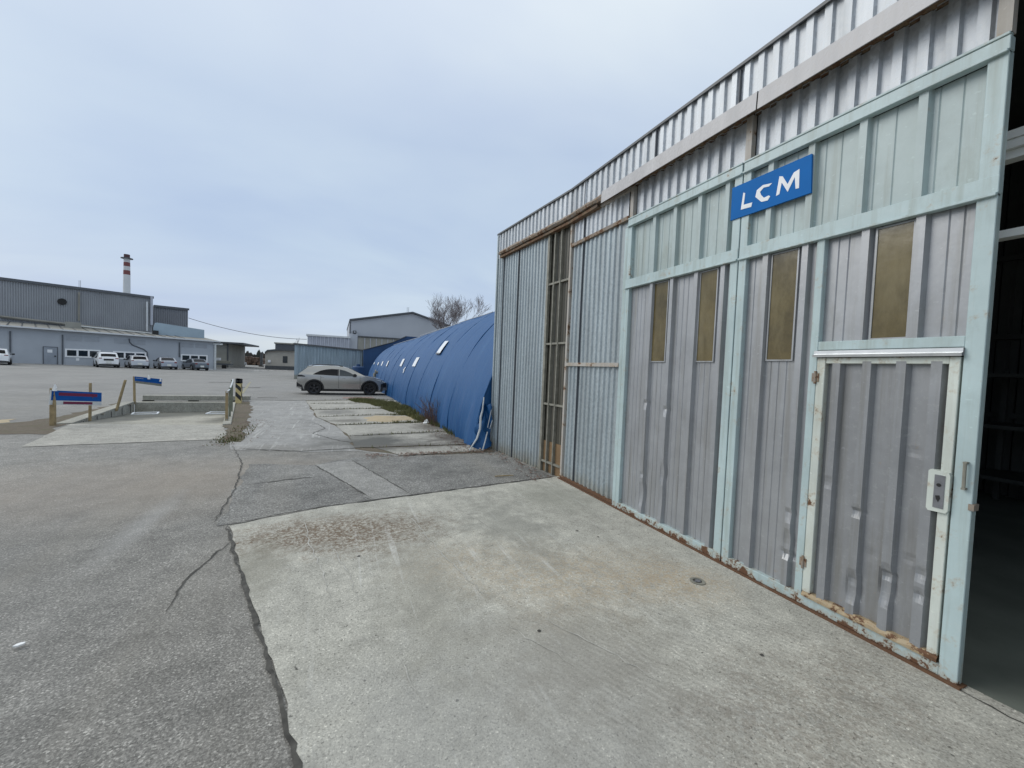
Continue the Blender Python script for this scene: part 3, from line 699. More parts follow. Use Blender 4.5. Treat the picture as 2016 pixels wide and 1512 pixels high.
mb=MB(); rows=[]
for i in range(26):
    s=1.085+.73*i/25; k=.006*math.sin(i*1.9)+.004*math.sin(i*.7)
    rows.append([wp(s,o,z) for o,z in ((-.05,.088),(.012,.088),(.012,.104+k),(-.004,.124+k),(-.05,.124))])
mb.grid(rows,True); part(mb,'sill','rustsill',walk)
mb=MB(); rows=[]
for i in range(14):
    s=1.075+.757*i/13; k=.003*math.sin(i*2.1)
    rows.append([wp(s,o,z) for o,z in ((.003,1.822),(.030+k,1.818),(.034+k,1.835),(.018,1.842),(.018,1.862),(.003,1.866))])
mb.grid(rows,True); part(mb,'rain_strip','zincstrip',walk)
mb=MB(); 
mb.prism([(1.084,.955),(1.092,.94),(1.166,.937),(1.175,.95),(1.175,1.165),(1.166,1.174),(1.09,1.168),(1.084,1.15)],lambda u,v,d:wp(u,d,v),-.04,.022)
lk=part(mb,'lock_plate','walkframe',walk)
mb=MB()
wbox(mb,1.103,1.146,.022,.026,.962,1.148); part(mb,'escutcheon','escut',walk)
mb=MB(); mb.tube([wp(1.126,.0262,1.092),wp(1.126,.028,1.092)],.010,14); part(mb,'latch_hole','black',walk); mb=MB(); mb.prism([(1.116,1.018),(1.124,.995),(1.134,1.012),(1.138,1.03),(1.12,1.035)],lambda u,v,d:wp(u,d,v),.0262,.027); part(mb,'keyhole','black',walk)
for z in (1.675,.33):
    mb=MB(); mb.tube([wp(1.818,.010,z-.045),wp(1.818,.010,z+.045)],.009,8); wbox(mb,1.795,1.842,.0045,.008,z-.03,z+.03); part(mb,'hinge','rust',walk)
# unpainted leaf
d3=MB(); wbox(d3,4.0,4.055,-.055,-.004,.0,3.39)
leaf3=part(d3,'sliding_door','mintrail'); leaf3['label']='unpainted corrugated door leaf with rusty rails'
mb=MB(); wbox(mb,5.30,5.345,-.055,-.002,.0,3.88); wbox(mb,4.0,5.30,-.05,-.006,3.835,3.872); part(mb,'post','rustpaint',leaf3)
mb=MB(); wbox(mb,4.002,5.30,-.05,.006,3.485,3.53); part(mb,'rail','rust',leaf3); mb=MB(); wbox(mb,4.06,5.30,-.05,-.004,.0205,.06); part(mb,'rail','rust',leaf3)
mb=MB(); wbox(mb,4.056,5.30,-.05,.004,1.725,1.775); part(mb,'rail','rustpaint',leaf3)
mb=MB(); clad(mb,trap(4.056,5.30,.105,.036,.016,.02,-.045),.05,1.73,6,(),.004,seed=9); part(mb,'panel','galvold',leaf3)
mb=MB(); clad(mb,trap(4.056,5.30,.105,.036,.016,.02,-.045),1.77,3.49,6,(),.004,seed=10); part(mb,'panel','galvold',leaf3)
mb=MB(); clad(mb,trap(4.056,5.30,.105,.036,.016,.02,-.045),3.525,3.84,3,(),.004,seed=11); part(mb,'panel','galv',leaf3)
for s in (5.0,):
    mb=MB(); wbox(mb,s,s+.006,-.05,-.015,.05,3.84); part(mb,'seam','conduit',leaf3)
# glazed strip
gl=MB(); 
for s,wd_ in ((5.90,.055),(5.74,.022),(5.56,.022)): wbox(gl,s,s+wd_,-.05,-.002,.0,3.87)
for z in (.155,1.09,2.06,3.02): wbox(gl,5.352,5.90,-.045,-.010,z,z+.03)
glz=part(gl,'glazed_strip','bar')
mb=MB(); clad(mb,trap(5.35,5.90,.076,.02,.012,.016,-.065),.5,3.87,4); part(mb,'glazing','grillepane',glz)
mb=MB(); wbox(mb,5.35,5.90,-.06,-.048,.0,.5); part(mb,'board','board',glz)
# far fixed bay
mb=MB(); clad(mb,trap(5.955,SEND,.098,.034,.016,.021,-.036),-.06,3.87,8,(),.005,seed=12); part(mb,'lower_cladding','galvold')
mb=MB(); 
for s in (6.93,7.53): wbox(mb,s,s+.008,-.03,.0,-.03,3.86)
part(mb,'sheet_seam','conduit')
mb=MB(); wbox(mb,SEND-.03,SEND+.012,-.05,.003,-.06,4.335); part(mb,'corner_post','galvold')
# side, rear and inside
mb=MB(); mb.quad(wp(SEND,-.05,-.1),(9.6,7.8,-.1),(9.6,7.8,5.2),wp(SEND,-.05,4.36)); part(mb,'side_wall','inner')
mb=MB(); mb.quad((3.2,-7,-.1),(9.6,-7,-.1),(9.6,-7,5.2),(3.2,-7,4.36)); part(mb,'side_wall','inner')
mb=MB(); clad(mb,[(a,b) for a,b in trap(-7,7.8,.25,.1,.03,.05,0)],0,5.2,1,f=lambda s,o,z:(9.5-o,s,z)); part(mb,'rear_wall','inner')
mb=MB()
for z in (1.2,2.4,3.6): mb.box(9.36,9.44,-7,7.7,z,z+.08)
for y in (-4.5,-2,.5,3,5.5): mb.box(9.2,9.36,y,y+.16,0,5.0)
part(mb,'wall_frame','inner')
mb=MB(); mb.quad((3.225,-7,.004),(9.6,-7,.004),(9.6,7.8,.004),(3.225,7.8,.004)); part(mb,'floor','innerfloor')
mb=MB(); clad(mb,trap(-7,-3.2,.125,.05,.014,.034,-.05),0,3.86,1); part(mb,'front_wall','galvold')
for (x,z) in ((3.6,3.04),(3.6,2.53)):
    mb=MB()
    if z<2.6: mb.box(x-.04,x+.04,-3.2,2.4,z,z+.045); part(mb,'light_trunking','whitebeam'); continue
    mb.box(x-.05,x+.05,-3.2,2.4,z,z+.05); mb.box(x-.02,x+.06,-3.2,2.4,z-.05,z-.002); mb.box(x-.06,x+.05,-3.2,2.4,z+.052,z+.10); part(mb,'light_trunking','whitebeam')
# things inside, dim
st=thing('storage_rack','dark steel storage rack standing inside the open warehouse doorway','rack',(8.6,1.9,0))
mb=MB()
for x in (8.2,9.0):
    for y in (1.2,2.6): MB().box(x,x+.06,y,y+.06,0.004,1.9).build('upright',M['inner'],st)
for z in (.4,1.1,1.8): MB().box(8.18,9.08,1.18,2.68,z,z+.05).build('shelf',M['inner'],st)
# sign on the doors
sg=thing('wall_sign','blue rectangular sign with white cut-out letters on the mint green doors','sign',(3.13,2.26,3.16))
mb=MB(); mb.prism([(2.592,3.025),(2.592,3.305),(1.942,3.302),(1.93,3.018)],lambda u,v,d:wp(u,d,v),-.004,.002+.010); mb.build('board',M['signblue'],sg)
LT=([(2.479,3.224),(2.462,3.214),(2.469,3.119),(2.391,3.111),(2.398,3.077),(2.494,3.086)],
[(2.229,3.205),(2.306,3.219),(2.356,3.197),(2.366,3.146),(2.311,3.087),(2.256,3.079),(2.238,3.105),(2.252,3.116),(2.29,3.112),(2.317,3.145),(2.327,3.173),(2.298,3.196),(2.253,3.188)],
[(2.172,3.234),(2.19,3.089),(2.164,3.094),(2.151,3.178),(2.1,3.087),(2.053,3.179),(2.041,3.087),(2.016,3.084),(2.021,3.226),(2.062,3.217),(2.104,3.147),(2.146,3.223)])
for l in LT:
    mb=MB(); mb.prism(l,lambda u,v,d:wp(u,d,v),.0125,.0145); mb.build('letter',M['signwhite'],sg)

# ------------------------------------------------------------------ blue tent hall
TX,TR,Y0,Y1=6.75,4.12,7.9,41.0
tent=thing('tent_hall','long blue tarpaulin tunnel tent patched with white squares beside the warehouse','tent',(TX,Y0,0))
rows=[]; r=random.Random(9); NY,NA=560,64
for i in range(NY+1):
    y=Y0+(Y1-Y0)*i/NY; row=[]
    q=(y-Y0)/2.35; hoop=abs(q-round(q))*2           # 0 at a hoop, 1 mid bay
    for j in range(NA+1):
        a=PI-PI*j/NA
        low=max(0,1-math.sin(a)/.33) if a>PI/2 else 0
        rr=TR-.02*hoop**1.5*(1 if abs(math.cos(a))<.98 else .4)
        fw_=abs(math.sin(y*2.3+2*math.sin(y*1.3)+a*1.5)); f2=abs(math.sin(y*4.7+1.5*math.sin(y*.8)-a*2)); rr+=low*(.10*max(0,1-fw_*2.2)+.05*max(0,1-f2*2)-.02)
        rr+=.012*math.sin(y*2.1+a*11)*math.sin(y*.9+a*2)
        x=TX+rr*math.cos(a); z=rr*math.sin(a)
        row.append((x,y,z+gz(2.6,y)-.03))
    rows.append(row)
mb=MB().grid(rows); mb.build('cover',M['tarp'],tent,smooth=1.2)
for nm in (0,-1):
    mb=MB(); mb.v+= list(rows[nm]); mb.f.append(list(range(NA+1))); mb.build('end_wall',M['tarp'],tent)
def tpt(y,h,off):            # a point on the tent side at height h
    z=h; a=math.asin(cl(z/TR,0,1)); return (TX-(TR+off)*math.cos(a),y,(TR+off)*math.sin(a)+gz(2.6,y)-.03)
def onpx(px,py):             # where a photo ray meets the tent side
    d=ray(px,py); zz=lambda y:gz(2.6,y)-.03
    a=d.x**2+d.z**2; b=2*(-TX*d.x+(EYE-zz(20))*d.z); c=TX**2+(EYE-zz(20))**2-(TR)**2
    D=b*b-4*a*c
    t=(-b-math.sqrt(max(D,0)))/(2*a); return d.y*t, EYE+d.z*t-zz(20)
def patch(quad,m='patchwhite',name='patch'):
    c=[onpx(680+x/6.72,560+y/6.72) for x,y in quad]
    ys=[p[0] for p in c]; hs=[p[1] for p in c]
    rows=[]
    for i in range(5):
        f=i/4; rows.append([tpt((c[0][0]*(1-f)+c[1][0]*f)*(1-g)+(c[3][0]*(1-f)+c[2][0]*f)*g,(c[0][1]*(1-f)+c[1][1]*f)*(1-g)+(c[3][1]*(1-f)+c[2][1]*f)*g,.03) for g in (0,.5,1)])
    MB().grid(rows).build(name,M[m],tent,recalc=False)
for q in (((1325,772),(1208,935),(1255,938),(1372,772)),((950,975),(888,1090),(928,1095),(990,975)),((768,985),(722,1080),(748,1083),(795,985)),((572,1000),(540,1070),(553,1073),(585,1000)),((497,1003),(473,1057),(486,1060),(510,1003)),((440,1015),(425,1050),(434,1052),(452,1015)),((390,1015),(377,1040),(384,1042),(398,1015)),((800,1095),(770,1135),(777,1140),(806,1100)),((783,1130),(765,1172),(772,1176),(790,1135))): patch(q)
patch(((1208,925),(1198,945),(1250,948),(1262,930)),'trim','patch')
# vent pipe
y,h=onpx(680+425/6.72,560+1150/6.72); p=Vector(tpt(y,h,0))
mb=MB(); mb.tube([p+Vector((.1,0,0)),p+Vector((-.14,0,.02)),p+Vector((-.2,0,-.05)),p+Vector((-.22,0,-.45))],.11,10); mb.tube([p+Vector((-.10,0,.02)),p+Vector((-.19,0,.02))],.2,14); mb.build('vent_pipe',M['bar'],tent,smooth=.8)
# ridge line webbing and hoop welts
for k in range(15):
    y=Y0+2.35*k
    if y<Y1: MB().tube([tpt(y+.05*math.sin(h*3),h,.0) for h in [.05+.28*q for q in range(14)]],.012,6).build('welt',M['tarp'],tent,smooth=1.)
for y_a,y_b,a in ((8.2,12.5,118),(12.8,17.5,119.5),(17.5,26,118),(26,39,119)):
    A=math.radians(a); pts=[(TX+(TR+.02)*math.cos(A+.01*math.sin(q)),y_a+(y_b-y_a)*q/8,(TR+.02)*math.sin(A+.01*math.sin(q))+gz(2.6,y_a)-.03) for q in range(9)]
    MB().tube(pts,.018,5).build('seam_strip',M['strap'],tent)
# loose tail of the tarpaulin tied at the warehouse corner
tl=MB(); rows=[]
for i in range(15):
    f=i/14; z=.86*(1-f)+.03; rows.append([(2.93-.03-.10*u-.28*f*u*(1+.3*math.sin(i)) +.02*math.sin(i*1.7+u*9), 7.86-.06*math.sin(u*PI*2+i*.5)-.07*(1-u)-.12*f, z+.04*math.sin(u*7+i)) for u in [k/8 for k in range(9)]])
tl.grid(rows).build('tarp_tail',M['tarp'],tent,smooth=1.)
mb=MB(); mb.tube([(2.74,7.78,1.05),(2.70,7.72,.80),(2.66,7.7,.66),(2.64,7.66,.42),(2.56,7.6,.24),(2.40,7.55,.03)],[.012,.016,.022,.022,.02,.012],6); mb.build('strap',M['strap'],tent)
mb=MB(); mb.tube([(2.88,7.70,.80),(2.80,7.66,.45),(2.84,7.64,.42),(2.89,7.64,.6)],.008,5); mb.tube([(2.80,7.66,.36),(2.74,7.6,.2),(2.66,7.52,.02)],.014,5); mb.build('strap',M['strap'],tent)
#@@REST

# ------------------------------------------------------------------ loading ramp, barriers
rw=thing('retaining_wall','low concrete walls round the sunken loading ramp with a beam on top','wall',(-5,18.6,0))
A,B,C,D=[Vector((*p,0)) for p in PIT]
def wallseg(name,a,b,za0,za1,zb0,zb1,th,m,side,over=0):
    n=Vector((-(b-a).y,(b-a).x,0)).normalized()*th*side
    vs=[]
    for p,z0,z1 in ((a,za0,za1),(b,zb0,zb1)):
        for q in (p,p+n): vs+= [(q.x,q.y,z0),(q.x,q.y,z1)]
    return MB().add(vs,[[0,1,3,2],[4,6,7,5],[0,4,5,1],[2,3,7,6],[1,5,7,3],[0,2,6,4]]).build(name,M[m],rw,bevel=.01)
wallseg('side_wall',A,D,-.3,gz(-5.7,12.8)+.03,-.55,gz(-6.6,18.5)+.05,.28,'oldwall',1)
wallseg('side_wall',B,C,-.3,gz(-2.6,12.2)+.03,-.55,gz(-3.7,18.6)+.04,.18,'oldwall',-1)
wallseg('far_wall',D,C,-.6,gz(-6.6,18.5)+.02,-.6,gz(-3.8,18.6)+.02,.35,'oldwall',1)
n_=Vector((0,.5,0)); 
wallseg('top_beam',D+n_+Vector((.05,0,0)),C+n_+Vector((.55,0,0)),gz(-6,19)+.05,gz(-6,19)+.23,gz(-6,19)+.05,gz(-6,19)+.23,.3,'oldwall',1)
for f in (.02,.5,.97): 
    p=D.lerp(C,f)+Vector((.1,.6,0)); MB().box(p.x-.15,p.x+.15,p.y,p.y+.18,gz(p.x,p.y)-.02,gz(p.x,p.y)+.05).build('beam_rest',M['crack'],rw)
for f in (.12,.3,.52,.72,.9):
    p=A.lerp(D,f); z=gz(p.x,p.y); a=A.lerp(D,f-.0025); b=A.lerp(D,f+.0025)
    mb=MB(); o=Vector((.012,0,0)); mb.box(p.x-.1,p.x+.012,p.y-.012,p.y+.012,z-.42,z-.02); mb.build('joint',M['crack'],rw)
LBL={}
def post(name,label,base,top,w,m,cat='post',group=None,caps=None):
    mb=MB(); b=Vector(base); t=Vector(top); d=(t-b)
    x=Vector((w/2,0,0)); y=Vector((0,w/2,0)); vs=[]
    for p,k in ((b-Vector((0,0,.05)),1.),(t,.92)): vs+=[p-x*k-y*k,p+x*k-y*k,p+x*k+y*k,p-x*k+y*k]
    mb.add(vs,[[0,3,2,1],[4,5,6,7],[0,1,5,4],[1,2,6,5],[2,3,7,6],[3,0,4,7]])
    o=mb.build(name,M[m],bevel=.006); return tag(o,label,cat,group)
PG='posts around the loading ramp'
def gp(px,py): return gg(px,py)
p1=gp(104,838); p1t=at(104,764,p1.y); post('wooden_post','short thick wooden post carrying the left end of the red striped barrier board',p1,p1t,.085,'wood',group=PG)
p2=gp(177,825); p2t=at(178,754,p2.y); post('wooden_post','weathered wooden post standing up behind the right half of the red striped board',p2,p2t,.05,'wood',group=PG)
p3=gp(229,806); p3t=at(247,748,p3.y); post('wooden_post','bare wooden post leaning to the right between the two barrier boards',p3,p3t,.06,'wood',group=PG)
p4=gp(265,793); p4t=at(264,741,p4.y); post('wooden_post','thin post holding the plain blue board at the far corner of the ramp',p4,p4t,.06,'wood',group=PG)
def board(name,label,quad,Y0_,Y1_,cells,cat='barrier board'):
    c=[at(*quad[0],Y0_),at(*quad[1],Y1_),at(*quad[2],Y1_),at(*quad[3],Y0_)]
    root=thing(name,label,cat,c[3]); n=(c[1]-c[0]).cross(c[3]-c[0]).normalized()
    if n.y>0: n=-n
    def P(u,v,d): return (c[0].lerp(c[1],u)).lerp(c[3].lerp(c[2],u),v)+n*d
    for nm,(u0,u1,v0,v1),d0,d1,m in cells:
        mb=MB(); mb.prism([(u0,v0),(u0,v1),(u1,v1),(u1,v0)],P,d0,d1); mb.build(nm,M[m],root)
    return root
board('barrier_board','blue and white barrier board with dark red stripes on two posts',[(100,768),(198.5,773),(198,798),(97,796.5)],p1.y-.08,p2.y-.08,
 [('panel',(0,1,0,.70),0,.02,'boardblue'),('lower_panel',(0,1,.702,1),0,.02,'boardwhite'),('edge_strip',(-.012,.0,0,1),.0,.022,'boardwhite'),('stripe',(.13,.90,.13,.35),.021,.024,'boardred'),('stripe',(.225,.80,.76,.94),.021,.024,'boardred'),('bolt',(.03,.045,.3,.4),.021,.03,'conduit'),('bolt',(.79,.805,.36,.46),.021,.03,'conduit')])
board('barrier_board','plain blue barrier board with pale lower edge tilted on a single far post',[(265,741),(318.5,746.5),(317.5,760.5),(265.5,754)],p4.y-.06,p4.y+.5,
 [('panel',(0,1,0,.66),0,.02,'boardblue'),('lower_panel',(.0,1,.662,1),0,.02,'bar'),('scuff',(.02,.3,.2,.24),.021,.022,'boardwhite')])
def rag(label,px,py,Y,s):
    mb=MB(); c=at(px,py,Y); rows=[]; r=random.Random(int(px))
    for i in range(5):
        f=i/4; rows.append([c+Vector((math.cos(k*PI/3)*s*(1-f*.7)*r.uniform(.6,1.2),math.sin(k*PI/3)*s*.7*(1-f*.7),(f-.5)*s*3)) for k in range(6)])
    mb.grid(rows,True); tag(mb.build('white_rag',M['ragwhite']),label,'rag',None)
rag('white rag tied on the left post of the red striped board',108,763,p1.y-.09,.05)
rag('white rag tied on the top edge of the plain blue board',293,742.5,p4.y+.15,.05)
rag('white rag at the right end of the plain blue board',316,747.5,p4.y+.4,.045)
# railing on the right of the ramp
ra=thing('ramp_railing','thin post railing with a pale sloping rail along the right of the ramp','railing',gp(446,830))
q1=gp(446,830); q2=gp(452,822); q3=gp(456,812)
for q,tx,ty,w in ((q1,447,770,.055),(q2,454,763,.05),(q3,458.5,748,.05)):
    t=at(tx,ty,q.y); MB().box(q.x-w/2,q.x+w/2,q.y-w/2,q.y+w/2,q.z-.05,t.z).build('post',M['wood' if q is q1 else 'postgreen'],ra)
MB().tube([at(447,772,q1.y-.04),at(452,767,q2.y-.04),at(456,758,(q2.y+q3.y)/2),at(459,747,q3.y-.04)],.02,6).build('rail',M['boardwhite'],ra)
MB().tube([at(446,826,q1.y-.04),at(452,812,q3.y)],.022,6).build('rail',M['oldwall'],ra)
# striped bollard
bp=gp(470,794); bo=thing('striped_bollard','square bollard with slanting yellow and black stripes beside the ramp','bollard',bp)
H_=at(470,754,bp.y).z-bp.z; w_=.095
MB().box(-w_,w_,-w_,w_,-.05,H_).build('post',M['yellow'],bo,local=True,bevel=.01)
for k in range(3):
    z=.10+k*.335
    for (fx,fy,nx,ny) in ((1,0,0,-1),(0,1,-1,0),(0,1,1,0),(1,0,0,1)):
        mb=MB(); e=w_-.006
        def P(u,v,d): return (fx*u+nx*(w_+.0+d),fy*u+ny*(w_+.0+d),v)
        mb.prism([(-e,z+.19),(-e,z+.36 if z+.36<H_ else H_-.01),(e,z+.17),(e,z+.0)],P,.001,.004); mb.build('stripe',M['blackp'],bo,local=True)

# ------------------------------------------------------------------ factory across the yard
OX,OY=-31.6,58.8; U=Vector((.894,.449,0)); NN=Vector((.449,-.894,0)); P0=Vector((OX,OY,0))
def fp(px,py,off=0):         # photo ray on the facade plane pushed out by off
    d=ray(px,py); o=P0+NN*off; t=(o.dot(NN))/(d.dot(NN)); p=Vector((0,0,EYE))+d*t; q=p-P0; return q.dot(U),p.z
def W(u,o,z): p=P0+U*u+NN*o; return (p.x,p.y,z)
def fbox(mb,u0,u1,o0,o1,z0,z1): return mb.box(u0,u1,o0,o1,z0,z1,fn=W)
def fquad(mb,pts,o0,o1): return mb.prism(pts,lambda u,v,d:W(u,d,v),o0,o1)
uR,zR=fp(421,672); uL=-14.0; z0L=fp(0,641)[1]
def ez(u): return z0L+(zR-z0L)*(u/uR)
wk=thing('workshop','long low grey workshop with white framed windows facing the yard','building',(OX,OY,0))
def wpart(mb,name,m,parent=None,**k): return mb.build(name,M[m],parent or wk,**k)
fquad(MB(),[(uL,-.6),(uR,-.6),(uR,ez(uR)),(uL,ez(uL))],-9,0)
mb=MB(); fquad(mb,[(uL,-.6),(uR,-.6),(uR,ez(uR)),(uL,ez(uL))],-9,0); wpart(mb,'wall','facade')
mb=MB(); n=34
rows=[[W(uL+(uR+.6-uL)*i/n,o,ez(uL+(uR+.6-uL)*i/n)+.06-.09*(o-.5)*.9) for o in (.5,-4,-9)] for i in range(n+1)]
mb.grid(rows); wpart(mb,'roof','roofsheet')
mb=MB()
for i in range(1,n):
    u=uL+(uR+.6-uL)*i/n
    if u<15: mb.tube([W(u,o,ez(u)+.09-.081*(o-.5)) for o in (.48,-9)],.05,4)
wpart(mb,'roof_seam','trim')
mb=MB(); fquad(mb,[(uL,ez(uL)-.08),(uR+.6,ez(uR+.6)-.08),(uR+.6,ez(uR+.6)+.07),(uL,ez(uL)+.07)],.48,.6); wpart(mb,'eave','eave')
mb=MB(); fquad(mb,[(uL,-.4),(uR,-.4),(uR,gz(-15,67)+.12),(uL,gz(-31,58)+.16)],.003,.03); wpart(mb,'plinth','eave')
def prect(a,b,c,d,o=0): # pixel rect left,top,right,bottom -> u0,u1,z0,z1
    u0,z1=fp(a,b); u1,_=fp(c,b); _,z0=fp(a,d); return u0,u1,z0,z1
for (a,b,c,d) in ((127.5,686,198,703),(222,691,288,706.5),(355.5,697,408.5,711)):
    u0,z1=fp(a,b); u1,_=fp(c,b+ (c-a)*.036); z0=fp(a,d-(c-a)*.0)[1]-.0
    slope=0
    mb=MB(); e=.16; m3=(u1-u0-e)/3
    fbox(mb,u0,u1,.002,.06,z0,z0+e); fbox(mb,u0,u1,.002,.06,z1-e,z1)
    for k in range(4): fbox(mb,u0+m3*k,u0+m3*k+e,.002,.058,z0+e,z1-e)
    f=wpart(mb,'window','pvc')
    for k in range(3):
        mb=MB(); fbox(mb,u0+m3*k+e,u0+m3*(k+1),.002,.02,z0+e,z1-e); wpart(mb,'pane','glass',f)
    for k in range(2):
        mb=MB(); h=(u1-u0)/2; fbox(mb,u0+h*k+.1,u0+h*(k+1)-.1,.002,.03,z1+.9,z1+1.45); wpart(mb,'vent_panel','ventgrey')
u0,u1,z0,z1=prect(86,683,112,719)
mb=MB(); fbox(mb,u0,u1,.002,.05,gz(-30,60)-.1,z1); d=wpart(mb,'door','doorblue')
mb=MB(); fbox(mb,u0-.06,u1+.06,.002,.07,z1,z1+.06); fbox(mb,u0-.07,u0-.001,.002,.07,-.1,z1); fbox(mb,u1+.001,u1+.07,.002,.07,-.1,z1); wpart(mb,'door_frame','conduit')
a,b,c,e_=prect(93,688,103,694); mb=MB(); fbox(mb,a,b,.052,.06,c,e_); wpart(mb,'notice','pvc',d)
a,b,c,e_=prect(107,700,110,702.5); mb=MB(); fbox(mb,a,b,.052,.12,c,e_); wpart(mb,'handle','trimblack',d)
a,b,c,e_=prect(149.5,705,156,710); mb=MB(); fbox(mb,a,b,.003,.02,c,e_); wpart(mb,'notice','pvc')
for px,t,b in ((20,652,716),(123,659,720),(353,674,703)):
    u,zt=fp(px,t); _,zb=fp(px,b); mb=MB(); fbox(mb,u-.06,u+.06,.003,.10,zb,zt); wpart(mb,'downpipe','conduit')
mb=MB(); mb.tube([W(fp(x,y)[0],.06,fp(x,y)[1]) for x,y in ((254,667),(255,674),(260,679),(283,688),(289,693),(290.5,705))],.06,6); wpart(mb,'conduit','conduit')
u,zt=fp(420.5,677); mb=MB(); mb.tube([W(u+.15,.1,gz(-15,67)),W(u+.15,.1,zt)],.13,8); fbox(mb,u-.1,u+1.0,-.1,.1,zt-.1,zt+.1); wpart(mb,'downpipe','boardwhite')
# tall hall behind
def tall(name,label,px0,t0,px1,t1,off,m,depth,zb,nrib):
    a,za=fp(px0,t0,off); b,zb_=fp(px1,t1,off); root=thing(name,label,'building',W((a+b)/2,off,0))
    def zt(u): return za+(zb_-za)*(u-a)/(b-a)
    pts=[]; n=nrib; rows=[[],[]]
    for i in range(n+1):
        u=a+(b-a)*i/n
        for du,dd in ((0,0),((b-a)/n*.35,0),((b-a)/n*.45,.07),((b-a)/n*.9,.07)):
            if i==n and du>0: continue
            rows[0].append(W(u+du,off+dd,zb)); rows[1].append(W(u+du,off+dd,zt(u+du)))
    mb=MB().grid(rows); mb.build('wall',M[m],root)
    mb=MB(); fquad(mb,[(a,zb),(b,zb),(b,zt(b)-.02),(a,zt(a)-.02)],off-depth,off-.01); mb.build('body',M[m],root)
    mb=MB(); fquad(mb,[(a,zt(a)-.25),(b+.1,zt(b)-.25),(b+.1,zt(b)+.06),(a,zt(a)+.06)],off+.13,off+.3); mb.build('roof_edge',M['conduit'],root)
    return root,a,b,zt
OFF=-9.2
th,a,b,zt=tall('factory_hall','tall dark grey corrugated factory hall with round black vent behind the workshop',-130,530.5,300,584.5,OFF,'halldark',16,2.0,90)
u,z=fp(122,594,OFF); mb=MB(); 
ur=fp(131.5,594,OFF)[0]-u
mb.prism([(u+ur*math.cos(k*PI/12),z+ur*math.sin(k*PI/12)*.95) for k in range(24)],lambda u,v,d:W(u,d,v),OFF+.12,OFF+.2); mb.build('round_vent',M['black'],th)
for (x0,y0,x1,y1,wd,m) in ((0,623,292,656,.16,'roofsheet'),(155.5,575,155,632,.1,'roofsheet'),(289,594,289,652,.12,'eave'),(298,583,298,640,.15,'annexlight')):
    ua,za=fp(x0,y0,OFF+.2); ub,zb=fp(x1,y1,OFF+.2); mb=MB(); mb.tube([W(ua,OFF+.28,za),W(ub,OFF+.28,zb)],wd,6); mb.build('gutter' if x0==0 else 'downpipe',M[m],th)
for x in (155.5,158.5): ua,za=fp(x,565,OFF); ub,zb=fp(x,552,OFF); mb=MB(); mb.tube([W(ua,OFF,za-.4),W(ua,OFF,zb)],.02,4); mb.build('mast',M['conduit'],th)
ua,za=fp(143,634,OFF+4); mb=MB(); fbox(mb,ua-.6,ua+.7,OFF+3.2,OFF+4,2.5,za); mb.build('roof_box',M['beige'],th)
ua,za=fp(150,641.5,OFF+3); ub,zb=fp(300,656.5,OFF+3); mb=MB(); mb.tube([W(ua,OFF+3,za),W(ub,OFF+3,zb)],.09,5); mb.build('roof_pipe',M['boardwhite'],th)
tall('factory_block','dark ribbed factory block lower than the tall hall and right of it',302,601,370,608,OFF-6,'hallblock',10,2.0,16)
pp=thing('parapet_wall','pale blue sloping parapet wall on the workshop roof below the dark block','wall',W(fp(350,650,-5)[0],-5,3))
mb=MB(); fquad(mb,[fp(302,668,-5),fp(302.5,644,-5),fp(306,635.5,-5),fp(309,635,-5),fp(402,649.5,-5),fp(402,672,-5)],-5.4,-5); mb.build('panel',M['parapet'],pp)
mb=MB(); ua,za=fp(309,654,-4.9); fbox(mb,ua-.5,ua+.1,-4.9,-4.5,za-.5,za+.2); mb.build('lamp',M['trimblack'],pp)
# chimney
cp=at(249,690,125); ch=thing('chimney_stack','tall pale factory chimney with red bands and a sooty top','chimney',(cp.x,cp.y,0))
dep=Vector((cp.x,cp.y,0)).dot(Vector((fw.x,fw.y,0)))
def chz(py): return at(249,py,125).z
sc_=dep/FPX
rb,rt_=8.0*sc_,5.6*sc_
zs=dict(base=-1,t=chz(501))
def crad(z): return (rb+(rt_-rb)*cl((z-chz(600))/(zs['t']-chz(600)),0,1))*.80
def seg(name,m,z0,z1,ex=0):
    mb=MB(); mb.tube([(cp.x,cp.y,z0),(cp.x,cp.y,z1)],[crad(z0)+ex,crad(z1)+ex],20); mb.build(name,M[m],ch,smooth=.8)
yy=[501,509,516.5,524.5,532.5,541]
seg('top','chimtop',chz(508),chz(501)); seg('gallery','conduit',chz(509.5),chz(508),.55)
seg('band','chim',chz(516.5),chz(509.5)); seg('band','chimred',chz(524.5),chz(516.5)); seg('band','chim',chz(532.5),chz(524.5)); seg('band','chimred',chz(541),chz(532.5)); seg('shaft','chim',-1,chz(541))
# beige end building right of the workshop
bs=thing('store_building','small beige store building with a thin overhanging dark roof at the workshop end','building',at(436,718,82))
a=at(423,718,82); b=at(448,718,82); zt=at(448,677,82).z
mb=MB(); mb.box(a.x-3,b.x,82,96,-.7,zt); mb.build('wall',M['beige'],bs)
mb=MB(); mb.box(a.x-3,b.x+2.4,81.2,96,zt+.02,zt+.3); mb.box(b.x-.1,b.x+.12,81.9,82,-.5,zt); mb.build('roof',M['trim'],bs)
